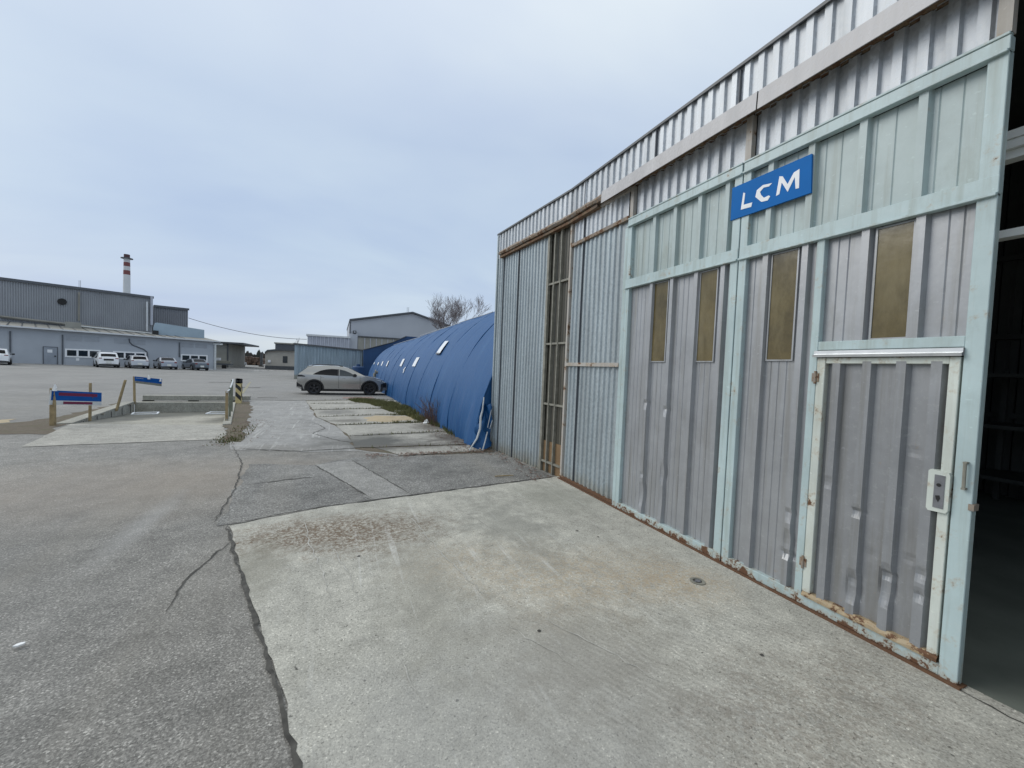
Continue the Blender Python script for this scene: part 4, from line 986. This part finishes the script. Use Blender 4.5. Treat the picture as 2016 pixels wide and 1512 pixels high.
# clutter beside it
def junk(name,label,cat,px,py,Y,boxes,m,group=None):
    p=at(px,py,Y); p.z=gz(p.x,p.y); root=thing(name,label,cat,p,group)
    for nm,(x0,x1,y0,y1,z0,z1),mm in boxes: MB().box(x0,x1,y0,y1,z0,z1).build(nm,M[mm],root,local=True,bevel=.03)
    return root
junk('flat_trailer','dark flat trailer parked against the beige store building','trailer',433,722,76,[('bed',(-1.6,1.6,-.8,.8,.55,.75),'conduit'),('side',(-1.6,1.6,-.8,-.72,.76,1.2),'bar'),('wheel',(-.9,-.3,-.85,-.7,0,.54),'tyre'),('wheel',(.4,1.0,-.85,-.7,0,.54),'tyre'),('load',(-1.2,0,-.6,.6,1.21,1.6),'eave')],'conduit')
junk('gate_post','grey gate post at the far end of the yard road','post',476,718,105,[('post',(-.2,.2,-.2,.2,0,4.2),'roofsheet'),('base',(-.5,.5,-.5,.5,0,.35),'oldwall')],'roofsheet')
junk('gate_post','dark gate post next to the cream cabin','post',514.5,718,105,[('post',(-.25,.25,-.25,.25,0,3.2),'trim'),('base',(-.45,.45,-.45,.45,0,.3),'crack')],'trim')
lp=thing('log_pile','long brown pile of stacked logs at the far end of the road','log pile',at(498,717,118))
r=random.Random(8); mb=MB()
for k in range(110):
    x=r.uniform(479,512); f=r.random(); p=at(x,716,118); z=gz(p.x,118)+.3+f*r.uniform(.5,1.7); y=118+r.uniform(-1.5,1.5)+f*2
    mb.tube([(p.x,y,z),(p.x+r.uniform(-.5,.5),y+4,z+r.uniform(-.2,.2))],r.uniform(.2,.4),7)
mb.build('logs',M['logs'],lp,smooth=.8)
# cream cabin
cb=thing('cream_cabin','low cream cabin with one dark window and a rounded roof','building',at(550,720,85))
a=at(522,721,85); b=at(592,721,85); pts=[at(522,696,85),at(527,692,85),at(545,690.5,85),at(578,691,85),at(592,692,85)]
mb=MB(); mb.prism([(a.x,-.5)]+[(p.x,p.z) for p in pts]+ [(b.x,-.5)][0:1],lambda u,v,d:(u,d,v),85,95); 
mb.build('wall',M['cream'],cb)
mb=MB(); mb.prism([(p.x,p.z+.02) for p in pts]+[(p.x,p.z+.3) for p in pts[::-1]],lambda u,v,d:(u,d,v),84.5,95); mb.build('roof',M['trim'],cb)
a=at(557,701,85); b=at(566,714.5,85); mb=MB(); mb.box(a.x,b.x,84.93,84.99,b.z,a.z); mb.build('window',M['glass'],cb)
a=at(528,708.5,85); b=at(533,713.5,85); mb=MB(); mb.box(a.x,b.x,84.6,84.99,b.z,a.z); mb.build('wall_box',M['pvc'],cb)
a=at(522,719,85); b=at(592,722,85); mb=MB(); mb.box(a.x,b.x,84.9,84.985,-.5,a.z-.05); mb.build('plinth',M['trim'],cb)
cbx=junk('rear_shed','small grey flat shed roof rising behind the cream cabin','building',573,690,100,[('wall',(-3,4,0,4,0,5.2),'conduit'),('roof',(-3.2,4.2,-.2,4,5.21,5.5),'beige')],'beige')
# corrugated shed
sh=thing('corrugated_shed','blue grey corrugated metal shed with a falling roof behind the car','shed',at(640,742,45.5))
a=at(579,743,45.5); b=at(712.5,742,45.5); za=at(580,678,45.5).z; zb=at(712,691,45.5).z
pts=trap(a.x,b.x,.26,.09,.03,.07,0)
def sz(x): return za+(zb-za)*(x-a.x)/(b.x-a.x)
MB().grid([[(x,45.5-o,-.5) for x,o in pts],[(x,45.5-o,sz(x)) for x,o in pts]]).build('front_wall',M['shedmetal'],sh)
MB().box(a.x,b.x,45.52,56,-.5,zb-.05).build('body',M['shedmetal'],sh)
mb=MB(); mb.prism([(a.x-.1,za),(b.x+.2,zb),(b.x+.2,zb+.14),(a.x-.1,za+.14)],lambda u,v,d:(u,d,v),45.25,56); mb.build('roof',M['trim'],sh)
MB().box(b.x-.02,b.x+.35,45.35,45.75,-.4,zb).build('corner_post',M['trim'],sh)
# dark blue end sheet between shed and tent
a=at(716,742,44); b=at(800,742,44)
bs2=thing('blue_lean_to','flat dark blue sheeted lean-to between the grey shed and the tunnel tent','shed',(a.x,44,0))
p,q=at(716,689,44),at(772,674,44); q2=at(800,662,44)
mb=MB(); mb.prism([(a.x,-.5),(p.x,p.z),(q.x,q.z),(q2.x,q2.z),(q2.x+2,q2.z),(q2.x+2,-.5)],lambda u,v,d:(u,d,v),44,50); mb.build('sheet',M['tarpdark'],bs2)
mb=MB(); mb.tube([(p.x-.1,43.95,p.z),(q.x,43.95,q.z),(q2.x,43.95,q2.z)],.05,6); mb.build('edge',M['trim'],bs2)
# blue tank behind the car
a=at(705,735,42.5); tk=thing('blue_tank','round dark blue tank standing behind the bonnet of the car','tank',(a.x,42.5,-.25))
zt=at(705,721,42.5).z+.25; w2=(at(714,721,42.5).x-at(690,721,42.5).x)/2
mb=MB(); mb.tube([(0,0,0),(0,0,zt-.1),(0,0,zt)],[w2,w2,w2*.8],20); mb.tube([(0,0,zt),(0,0,zt+.2)],w2*.3,12); mb.tube([(0,0,zt*.6),(0,0,zt*.6+.12)],w2*1.03,20); mb.build('body',M['tarpdark'],tk,local=True,smooth=.7)
# gabled hall behind
gh=thing('gable_hall','big blue grey hall with a shallow gable behind the corrugated shed','building',at(780,690,76))
def g(px,py,Y=76): p=at(px,py,Y); return (p.x,p.z)
poly=[(g(689,700)[0],-.6),g(689,632),g(812,617.5),g(868,637),(g(930,660)[0],g(930,660)[1]),(g(930,660)[0],-.6)]
mb=MB(); mb.prism(poly,lambda u,v,d:(u,d,v),76,100); mb.build('wall',M['hallgrey'],gh)
mb=MB(); e=.28
for A_,B_ in ((g(688,631.5),g(812,617)),(g(812,617),g(930,659.5))):
    mb.prism([A_,B_,(B_[0],B_[1]+e),(A_[0],A_[1]+e)],lambda u,v,d:(u,d,v),75.6,100)
mb.box(g(688,640)[0],g(690.5,640)[0],75.9,75.99,g(689,700)[1],g(689,632)[1]-.1)
mb.build('roof',M['conduit'],gh)
a,b=g(695,651.5),g(701,657); mb=MB(); mb.box(a[0],b[0],75.2,75.98,b[1],a[1]); mb.build('floodlight',M['trimblack'],gh)
a,b=g(696.2,653),g(699.8,655.5); mb=MB(); mb.box(a[0],b[0],75.15,75.19,b[1],a[1]); mb.build('floodlight_glass',M['annexlight'],gh)
mb=MB(); a,b=g(686,700),g(704,658); mb.box(a[0],b[0],75.4,75.98,-.5,b[1]); mb.build('pier',M['hallgrey'],gh)
a,b=g(704.5,700),g(790,664); 
mb=MB(); mb.prism([(a[0],-.5),g(704.5,664),g(790,669),(b[0],-.5)],lambda u,v,d:(u,d,v),75.5,75.97); mb.build('gate_panel',M['beige'],gh)
mb=MB()
for x in (717,728,739.5,750.5,762,773): p=g(x,700); q=g(x,665+(x-704)*.055); mb.box(p[0]-.06,p[0]+.06,75.4,75.49,-.4,q[1])
mb.build('gate_post',M['annexlight'],gh)
mb=MB(); A_,B_=g(704,663.5),g(792,668.8); mb.prism([A_,B_,(B_[0],B_[1]+.2),(A_[0],A_[1]+.2)],lambda u,v,d:(u,d,v),75.3,75.97); mb.build('gate_rail',M['trim'],gh)
for x in (808,811): p=g(x,618); mb=MB(); mb.tube([(p[0],80,p[1]-.5),(p[0],80,p[1]+1.7)],.03,4); mb.build('mast',M['conduit'],gh)
an=thing('annex_building','light ribbed flat roofed annex left of the gabled hall','building',at(645,690,74))
a=at(605,690,74); b=at(688,690,74); za=at(605,661,74).z; zb=at(688,661,74).z
pts=trap(a.x,b.x,.60,.16,.05,.18,0); 
MB().grid([[(x,74-o,-.5) for x,o in pts],[(x,74-o,za) for x,o in pts]]).build('front_wall',M['annexlight'],an)
MB().box(a.x,b.x,74.01,82,-.5,za-.05).build('body',M['annexlight'],an)
MB().box(a.x-.2,b.x+.1,73.7,82,za+.003,za+.28).build('roof_edge',M['eave'],an)
# cable
c1_=at(371,626,72); c2_=at(604,668,74)
mb=MB(); mb.tube([c1_.lerp(c2_,k/16)+Vector((0,0,-1.5*4*(k/16)*(1-k/16)*.45)) for k in range(17)],.035,4); tag(mb.build('overhead_cable',M['cable']),'thin dark overhead cable sagging from the factory block to the light annex','cable')

# ------------------------------------------------------------------ trees
def bare_tree(name,label,base,h,spread,seed,levels=5,trunk=.16,group=None,droop=.0,start=.3,thin=1.):
    r=random.Random(seed); root=thing(name,label,'tree',base,group); T=MB(); G=MB()
    def grow(p,d,l,rad,lv):
        n=3; pts=[p]; rs=[rad]
        for i in range(n):
            d=(d+Vector((r.gauss(0,.12),r.gauss(0,.12),.05-.1*droop*(5-lv)*.3))).normalized(); p=p+d*l/n; pts.append(p); rs.append(rad*(1-.25*(i+1)/n))
        (T if lv>=levels-2 else G).tube(pts,[max(q,.013) for q in rs],6 if lv>=levels-2 else 3,False)
        if lv<=0: return
        k=r.randint(3,4) if lv>1 else r.randint(3,5)
        for j in range(k):
            a=r.uniform(0,2*PI); tl=r.uniform(.25,.85)*spread
            side=Vector((math.cos(a),math.sin(a),0)); nd=(d+side*tl+Vector((0,0,.12))).normalized()
            f=r.uniform(.35,1.) if j else 1.
            i=min(n-1,int(f*n)); q=pts[i].lerp(pts[i+1],f*n-i if f<1 else 1)
            grow(q,nd,l*r.uniform(.58,.82),rad*r.uniform(.42,.62),lv-1)
    grow(Vector((0,0,-.2)),Vector((0,0,1)),h*start,trunk,levels)
    T.build('trunk',M['bark'],root,local=True,recalc=False); G.build('twigs',M['twig'],root,local=True,recalc=False)
    return root
tb=at(884,690,68); tb.z=-.25
bare_tree('bare_tree','large bare leafless tree rising behind the blue tent beside the gabled hall',tb,13.8,1.05,33,6,.22,start=.34,thin=.55)
tb=at(583,700,110); tb.z=-.3; bare_tree('bare_tree','small bare tree behind the corner of the corrugated shed',tb,9.3,.9,5,4,.14,start=.34)
tb=at(572,700,118); tb.z=-.3; bare_tree('bare_tree','thin bare tree left of the corrugated shed corner, above the cream cabin',tb,7.6,.8,6,4,.12,start=.34)
# woodland far off: one mass
r=random.Random(15); wm_=MB(); pm=MB()
for k in range(900):
    px=r.uniform(380,640); Y=r.uniform(190,330)
    top=701-9*max(0,1-abs(px-452)/30)-5*max(0,1-abs(px-495)/28)-4*math.sin(px*.21)-3*math.sin(px*.53+1)+r.uniform(-4,7)
    p=at(px,708,Y); zt=at(px,top,Y).z
    h=zt+1; w2=r.uniform(.8,2.4)
    n=5
    for q in range(7):
        a=r.uniform(0,2*PI); f=r.uniform(.25,1)
        x,y,z=p.x+math.cos(a)*w2*r.random(),p.y+math.sin(a)*w2*r.random(),-1+h*f
        wm_.add([(x-w2*.5,y,z-h*.3),(x+w2*.5,y+.3,z-h*.25),(x+r.uniform(-.3,.3),y,z)],[[0,1,2]])
for px,top in ((453,683),(457,686),(462,687),(471,690),(468,688),(508,689),(510,687),(486,696),(541,697),(548,699)):
    Y=r.uniform(170,210); p=at(px,708,Y); zt=at(px,top,Y).z
    for q in range(90):
        f=r.random()**.7; a=r.uniform(0,2*PI); rad=(1-f)*1.8*r.random(); x,y,z=p.x+math.cos(a)*rad,p.y+math.sin(a)*rad,-1+(zt+1)*f
        pm.add([(x-.5,y,z-1.2),(x+.5,y,z-1.2),(x,y,z)],[[0,1,2]])
wo=wm_.build('woodland',M['wood_far'],recalc=False); tag(wo,'far brown leafless woodland along the horizon','woodland',kind='stuff')
wo=pm.build('conifers',M['wood_pine'],recalc=False); tag(wo,'dark pointed conifers standing out of the far woodland','woodland',kind='stuff')
hm=MB(); rows=[[],[]]
for i in range(41):
    px=300+10*i; Y=300; p=at(px,708,Y); z=at(px,704-3*math.sin(i*.6)-2*math.sin(i*1.7),Y).z; rows[0].append((p.x,Y,-2)); rows[1].append((p.x,Y+25,z))
tag(hm.grid(rows).build('hills',M['wood_far']),kind='structure')
#@@CARS

# ------------------------------------------------------------------ cars
def catmull(P,k=6):
    out=[]
    for i in range(len(P)-1):
        p0,p1,p2,p3=P[max(i-1,0)],P[i],P[i+1],P[min(i+2,len(P)-1)]
        for j in range(k):
            t=j/k
            out.append(tuple(.5*((2*p1[c])+(-p0[c]+p2[c])*t+(2*p0[c]-5*p1[c]+4*p2[c]-p3[c])*t*t+(-p0[c]+3*p1[c]-3*p2[c]+p3[c])*t**3) for c in (0,1)))
    out.append(P[-1]); return out
def car(name,label,loc,rz,paint,top,Lc,Wc,wheels,rw_,belt,roofz,side_win,rear_glass,front_glass,tail,lights,rim,cat='car',group=None,sill=.24,plate=True,handles=(),grille=None,mirror=None,arch_trim=True,pillars=(),seams=(),spoiler=None,tintsplit=None):
    root=thing(name,label,cat,loc,group,rz)
    P=catmull(top,6); xs=sorted(set([round(p[0],4) for p in P]))
    # strictly increasing x
    Q=[];lx=-9
    for x,z in P:
        if x<=lx+1e-4: x=lx+.002
        Q.append((x,z)); lx=x
    def zt(x):
        if x<=Q[0][0]: return Q[0][1]
        for (a,b),(c,d) in zip(Q,Q[1:]):
            if x<=c: return b+(d-b)*(x-a)/(c-a+1e-9)
        return Q[-1][1]
    ra=rw_*1.17
    X=sorted(set([q[0] for q in Q]+[wx+ra*math.cos(k*PI/14) for wx in wheels for k in range(15)]))
    X=[x for x in X if Q[0][0]<=x<=Q[-1][0]]
    def zb(x):
        b=sill
        if x<.45: b=sill+.16*(1-x/.45)**1.5
        if x>Lc-.45: b=sill+.05*(1-(Lc-x)/.45)
        for wx in wheels:
            if abs(x-wx)<ra: b=max(b,rw_+math.sqrt(max(0,ra*ra-(x-wx)**2)))
        return min(b,zt(x)-.02)
    def hw(x,z):
        u=(x-Lc/2)/(Lc/2); pl=1-.16*abs(u)**5-.02*u*u
        if x>Lc*.9: pl-=.5*((x-Lc*.9)/(Lc*.1))**2*.22
        if z>belt: t=(z-belt)/(roofz-belt); tm=.978-.035*min(1,t*5)-.21*cl(t,0,1.1)**1.15
        else: t=z/belt; tm=.99-.13*(t-.70)**2*(1. if t>.7 else 1.6)-.012*math.exp(-((t-.45)/.10)**2)
        return Wc/2*pl*tm
    NR=12
    for_side=[]
    mb=MB()
    for sgn in (-1,1):
        rows=[]
        for x in X:
            a,b=zb(x),zt(x); rows.append([(x,sgn*hw(x,a+(b-a)*k/NR),a+(b-a)*k/NR) for k in range(NR+1)])
        mb.grid(rows)
    rows=[]
    for x in X:
        z=zt(x); h=hw(x,z); rows.append([(x,h*f,z+.035*(1-f*f)*(1 if abs(f)<1 else 0)) for f in (-1,-.9,-.6,-.3,0,.3,.6,.9,1)])
    mb.grid(rows)
    for i in (0,-1):
        x=X[i]; a,b=zb(x),zt(x); 
        mb.grid([[(x,-hw(x,a+(b-a)*k/4),a+(b-a)*k/4) for k in range(5)],[(x,hw(x,a+(b-a)*k/4),a+(b-a)*k/4) for k in range(5)]])
    bm_=mb.build('body',paint,root,local=True)
    me=bm_.data; b=bmesh.new(); b.from_mesh(me); bmesh.ops.remove_doubles(b,verts=b.verts,dist=.0008); bmesh.ops.recalc_face_normals(b,faces=b.faces)
    for f in b.faces: f.smooth=True
    for e in b.edges:
        if len(e.link_faces)==2 and e.calc_face_angle(0)>.75: e.smooth=False
    b.to_mesh(me); b.free()
    mb=MB(); mb.box(.25,Lc-.25,-Wc/2+.12,Wc/2-.12,sill-.04,sill+.35); 
    for wx in wheels: mb.box(wx-ra*.98,wx+ra*.98,-Wc/2+.16,Wc/2-.16,sill,rw_*2.1)
    mb.build('underbody',M['trimblack'],root,local=True)
    mb=MB()
    for sgn in (-1,1):
        for (x0,x1) in ((wheels[0]+ra,wheels[1]-ra),):
            n=8; mb.grid([[(x0+(x1-x0)*k/n,sgn*(hw(x0+(x1-x0)*k/n,z)+.006),z) for k in range(n+1)] for z in (sill-.01,sill+.06,sill+.09)])
        if arch_trim:
            for wx in wheels:
                rws=[]
                for k in range(21):
                    a=PI*(-.08+1.16*k/20); rws.append([(wx+q*math.cos(a),sgn*(hw(wx+q*math.cos(a),max(sill,rw_+q*math.sin(a)))+o),rw_+q*math.sin(a)) for q,o in ((ra-.05,-.05),(ra-.02,.008),(ra+.055,.010),(ra+.06,-.01))])
                mb.grid(rws)
    mb.build('cladding',M['trimblack'],root,local=True,recalc=False)
    def side(nm,pts,m,off=.006,n=10,parent=None,both=True):
        """panel on both flanks: pts = list of (x, zlow, zhigh)"""
        for sgn in ((-1,1) if both else (-1,)):
            rws=[]
            for (x,z0,z1) in pts: rws.append([(x,sgn*(hw(x,z0+(z1-z0)*k/5)+off),z0+(z1-z0)*k/5) for k in range(6)])
            MB().grid(rws).build(nm,m,parent or root,local=True,smooth=1.,recalc=False)
    if tintsplit:
        A_=[p for p in side_win if p[0]<=tintsplit]; B_=[p for p in side_win if p[0]>=tintsplit]
        side('side_window',A_,M['tint']); side('side_window',B_,M['tintlight'])
    else: side('side_window',side_win,M['tint'])
    for (x,z0,z1,wd) in pillars: side('pillar',[(x,z0,z1),(x+wd,z0,z1)],M['trimblack'],.010)
    for x in seams: side('door_seam',[(x,sill+.12,belt-.02),(x+.014,sill+.12,belt-.02)],M['trimblack'],.004)
    def topp(nm,x0,x1,f0,f1,m,off=.006,n=8):
        rws=[]
        for i in range(n+1):
            x=x0+(x1-x0)*i/n; z=zt(x); h=hw(x,z); d=.01; nx=-(zt(x+d)-zt(x-d)); nn=Vector((nx,0,2*d)).normalized()*off
            rws.append([(x+nn.x,h*f,z+.035*(1-f*f)+nn.z) for f in [f0+(f1-f0)*k/6 for k in range(7)]])
        return MB().grid(rws).build(nm,m,root,local=True,smooth=1.,recalc=False)
    topp('rear_window',*rear_glass,-.80,.80,M['tint']); topp('windscreen',*front_glass,-.86,.86,M['tintlight'])
    for (x0,x1,f0,f1,m) in tail: topp('tail_lamp' if m=='lampred' else 'number_plate' if m=='plate' else 'rear_trim',x0,x1,f0,f1,M[m],.008)
    for (nm,pts,m) in lights: side(nm,pts,M[m],.008)
    for (x,z) in handles: side('door_handle',[(x,z,z+.025),(x+.16,z,z+.025)],M['chrome'],.018)
    if grille:
        x0,x1,z0,z1=grille; side('grille_side',[(x0,z0+.05,z1-.06),((x0+x1)/2,z0,z1),(x1,z0,z1)],M['trimblack'],.010)
        MB().box(x1-.04,x1+.012,-Wc*.36,Wc*.36,z0,z1).build('grille',M['trimblack'],root,local=True,bevel=.01)
    if mirror:
        x,z=mirror
        for sgn in (-1,1):
            y=sgn*(hw(x,z)+.03); mb=MB(); mb.prism([(x-.10,z),(x+.06,z-.03),(x+.10,z+.05),(x+.04,z+.12),(x-.08,z+.12)],lambda u,v,d:(u,d,v),y,y+sgn*.17); mb.build('mirror',M['trimblack'],root,local=True,bevel=.012)
    if spoiler:
        x0,x1=spoiler; topp('spoiler',x0,x1,-.9,.9,paint,.03)
    for wx in wheels:
        for sgn in (-1,1):
            yo=sgn*(Wc/2-.015); yi=sgn*(Wc/2-.22)
            mb=MB(); rws=[]
            prof=[(rw_*.66,yi),(rw_*.93,yi),(rw_,yi+sgn*.03),(rw_,yo-sgn*.03),(rw_*.94,yo),(rw_*.70,yo-sgn*.005),(rw_*.66,yo-sgn*.03)]
            for q,y in prof: rws.append([(q*math.cos(2*PI*k/28),y,q*math.sin(2*PI*k/28)) for k in range(28)])
            mb.grid(rws,True); b0=len(mb.v); mb.v+=[(rw_*.66*math.cos(2*PI*k/28),yo-sgn*.07,rw_*.66*math.sin(2*PI*k/28)) for k in range(28)]; mb.f.append(list(range(b0,b0+28)))
            wh_=mb.build('wheel',M['tyre'],root,local=True,smooth=.7); wh_.location=(wx,0,rw_)
            mb=MB()
            for k in range(5):
                for dd in (-.13,.13):
                    a=2*PI*k/5+.3; c0,s0=math.cos(a+dd*.5),math.sin(a+dd*.5); c1,s1=math.cos(a+dd),math.sin(a+dd)
                    tx,tz=-s1*.017,c1*.017; q0,q1=rw_*.12,rw_*.66
                    vs=[]
                    for y in (yo-sgn*.05,yo-sgn*.018): vs+=[(q0*c0-tx,y,q0*s0-tz),(q0*c0+tx,y,q0*s0+tz),(q1*c1+tx,y,q1*s1+tz),(q1*c1-tx,y,q1*s1-tz)]
                    mb.add(vs,[[0,1,2,3],[4,7,6,5],[0,4,5,1],[1,5,6,2],[2,6,7,3],[3,7,4,0]])
            mb.tube([(0,yo-sgn*.055,0),(0,yo-sgn*.012,0)],rw_*.17,14)
            rws=[]
            for q,y in ((rw_*.60,yo-sgn*.03),(rw_*.60,yo-sgn*.012),(rw_*.68,yo-sgn*.006),(rw_*.68,yo-sgn*.03)): rws.append([(q*math.cos(2*PI*k/28),y,q*math.sin(2*PI*k/28)) for k in range(28)])
            mb.grid(rws,True); mb.build('rim',M[rim],wh_,local=True)
    return root
SUVTOP=[(0.02,.42),(0.0,.66),(.03,.86),(.07,1.0),(.12,1.10),(.24,1.20),(.50,1.44),(.62,1.50),(.95,1.545),(1.5,1.575),(2.1,1.55),(2.55,1.46),(3.0,1.25),(3.38,1.07),(3.55,1.03),(3.95,.965),(4.3,.86),(4.48,.74),(4.57,.60),(4.59,.42),(4.56,.30)]
SW=[(.80,1.085,1.10),(.95,1.08,1.19),(1.15,1.075,1.29),(1.4,1.07,1.365),(1.7,1.06,1.40),(2.05,1.05,1.39),(2.08,1.05,1.39),(2.35,1.045,1.33),(2.6,1.04,1.23),(2.85,1.035,1.10),(2.95,1.035,1.045)]
sc_=.965
suv=car('parked_car','champagne grey sport utility car parked nose first against the blue tent',(-1.98,24.75,gz(0,24.7)),0,M['champagne'],SUVTOP,4.59,1.90,(.86,3.64),.36,1.05,1.575,SW,(.16,.46),(2.58,3.34),
  [(.05,.115,-.97,-.40,'lampred'),(.05,.115,.40,.97,'lampred'),(.062,.1,-.4,.4,'trimblack'),(.012,.03,-.25,.25,'plate')],
  [('tail_lamp',[(.07,.95,1.04),(.25,.95,1.05),(.42,.95,.99)],'trimblack'),('head_lamp',[(3.98,.86,.875),(4.15,.82,.865),(4.38,.735,.79),(4.46,.70,.735)],'lampclear'),('rear_bumper',[(.02,.43,.66),(.14,.42,.58),(.30,.40,.46)],'trimblack')],
  'rimblack',seams=(1.16,2.04,3.12),handles=((1.18,.93),(2.22,.90)),grille=(4.24,4.54,.44,.70),mirror=(2.86,1.05),pillars=((1.98,1.06,1.39,.06),),spoiler=(.44,.72),tintsplit=2.06)
SUV_2=[(0.02,.42),(0.0,.66),(.03,.86),(.08,1.02),(.14,1.14),(.26,1.28),(.45,1.50),(.60,1.58),(.95,1.63),(1.6,1.66),(2.2,1.63),(2.65,1.52),(3.1,1.27),(3.42,1.08),(3.9,1.0),(4.25,.88),(4.42,.74),(4.5,.55),(4.49,.32)]
WAG=[(0.02,.38),(0.0,.58),(.03,.76),(.07,.9),(.13,1.0),(.24,1.18),(.36,1.36),(.50,1.42),(.9,1.47),(1.6,1.49),(2.2,1.45),(2.7,1.30),(3.15,1.05),(3.35,.97),(3.9,.90),(4.2,.80),(4.35,.66),(4.4,.45),(4.39,.28)]
SED=[(0.02,.38),(0.0,.56),(.02,.74),(.06,.88),(.14,.97),(.45,1.0),(.62,1.02),(.95,1.22),(1.25,1.37),(1.6,1.425),(2.1,1.42),(2.5,1.32),(3.0,1.04),(3.2,.96),(3.8,.90),(4.15,.80),(4.32,.64),(4.38,.45),(4.37,.28)]
def back_car(label,px,py,paint,kind,rim,Wc,heading=0.,off=5.6,extra=()):
    top={'suv':SUV_2,'wagon':WAG,'sedan':SED}[kind]; Lc=top[-1][0]
    u=fp(px,py,off)[0]; p=Vector(W(u,off,0))
    rz=math.atan2(-NN.y,-NN.x)+heading
    belt={'suv':1.02,'wagon':.92,'sedan':.92}[kind]; rf=max(q[1] for q in top)
    sw=[(.55,belt,belt+.06),(.9,belt,rf-.24),(1.3,belt,rf-.14),(1.8,belt,rf-.10),(2.2,belt,rf-.14),(2.6,belt,rf-.30),(2.85,belt,belt+.08)] if kind!='sedan' else [(.85,belt+.03,belt+.08),(1.1,belt,rf-.2),(1.5,belt,rf-.10),(1.9,belt,rf-.09),(2.3,belt,rf-.16),(2.7,belt,belt+.08)]
    rg={'suv':(.16,.42),'wagon':(.14,.34),'sedan':(.66,1.2)}[kind]; fg=(2.7,3.3) if kind!='sedan' else (2.45,3.1)
    zl={'suv':(.04,.10),'wagon':(.035,.09),'sedan':(.03,.085)}[kind]
    tail=[(zl[0]+.015,zl[1]-.012,-.98,-.66,'lampred'),(zl[0]+.015,zl[1]-.012,.66,.98,'lampred'),(.016,.034,-.27,.27,'plate'),(.002,.010,-.85,.85,'trimblack')]+list(extra)
    return car('parked_car',label,(p.x,p.y,gz(p.x,p.y)),rz,M[paint],top,Lc,Wc,(.82,3.45),.335,belt,rf,sw,rg,fg,tail,[],rim,group='cars parked at the workshop wall',arch_trim=(kind=='suv'),mirror=(2.75,belt+.02),spoiler=(.40,.62) if kind=='suv' else None)
back_car('white sport utility car parked nose to the workshop under the left windows',214,724,'carwhite','suv','rimsilver',1.86,extra=[(.036,.05,-.5,.5,'trimblack')])
back_car('silver hatchback between the white car and the grey saloon at the workshop',275.5,726,'carsilver','wagon','rimsilver',1.78,off=5.3)
back_car('mid grey saloon with a bright rear bumper under the blank workshop wall',333,728,'cargrey','sedan','rimsilver',1.76,off=5.4)
back_car('dark slate saloon parked last in the row beside the workshop corner',398,730,'carslate','sedan','rimsilver',1.76,heading=.12,off=5.2)
back_car('white hatchback cut off at the left edge of the yard',-9,716,'carwhite','wagon','rimsilver',1.8,off=7.5)
for sgn in (-1,1): MB().tube([(.75,sgn*.62,1.56),(.95,sgn*.64,1.61),(2.0,sgn*.64,1.60),(2.25,sgn*.62,1.55)],.022,6).build('roof_rail',M['trimblack'],suv,local=True)
q=gg(455,719); 
fc=car('parked_car','small white car far off beside the end of the beige store building',(q.x,95,gz(q.x,95)),.25,M['carwhite'],WAG,4.4,1.75,(.82,3.45),.335,.92,1.49,[(.55,.92,.98),(.9,.92,1.25),(1.8,.92,1.39),(2.6,.92,1.2),(2.85,.92,1.0)],(.14,.34),(2.7,3.3),[],[],'rimsilver',arch_trim=False)
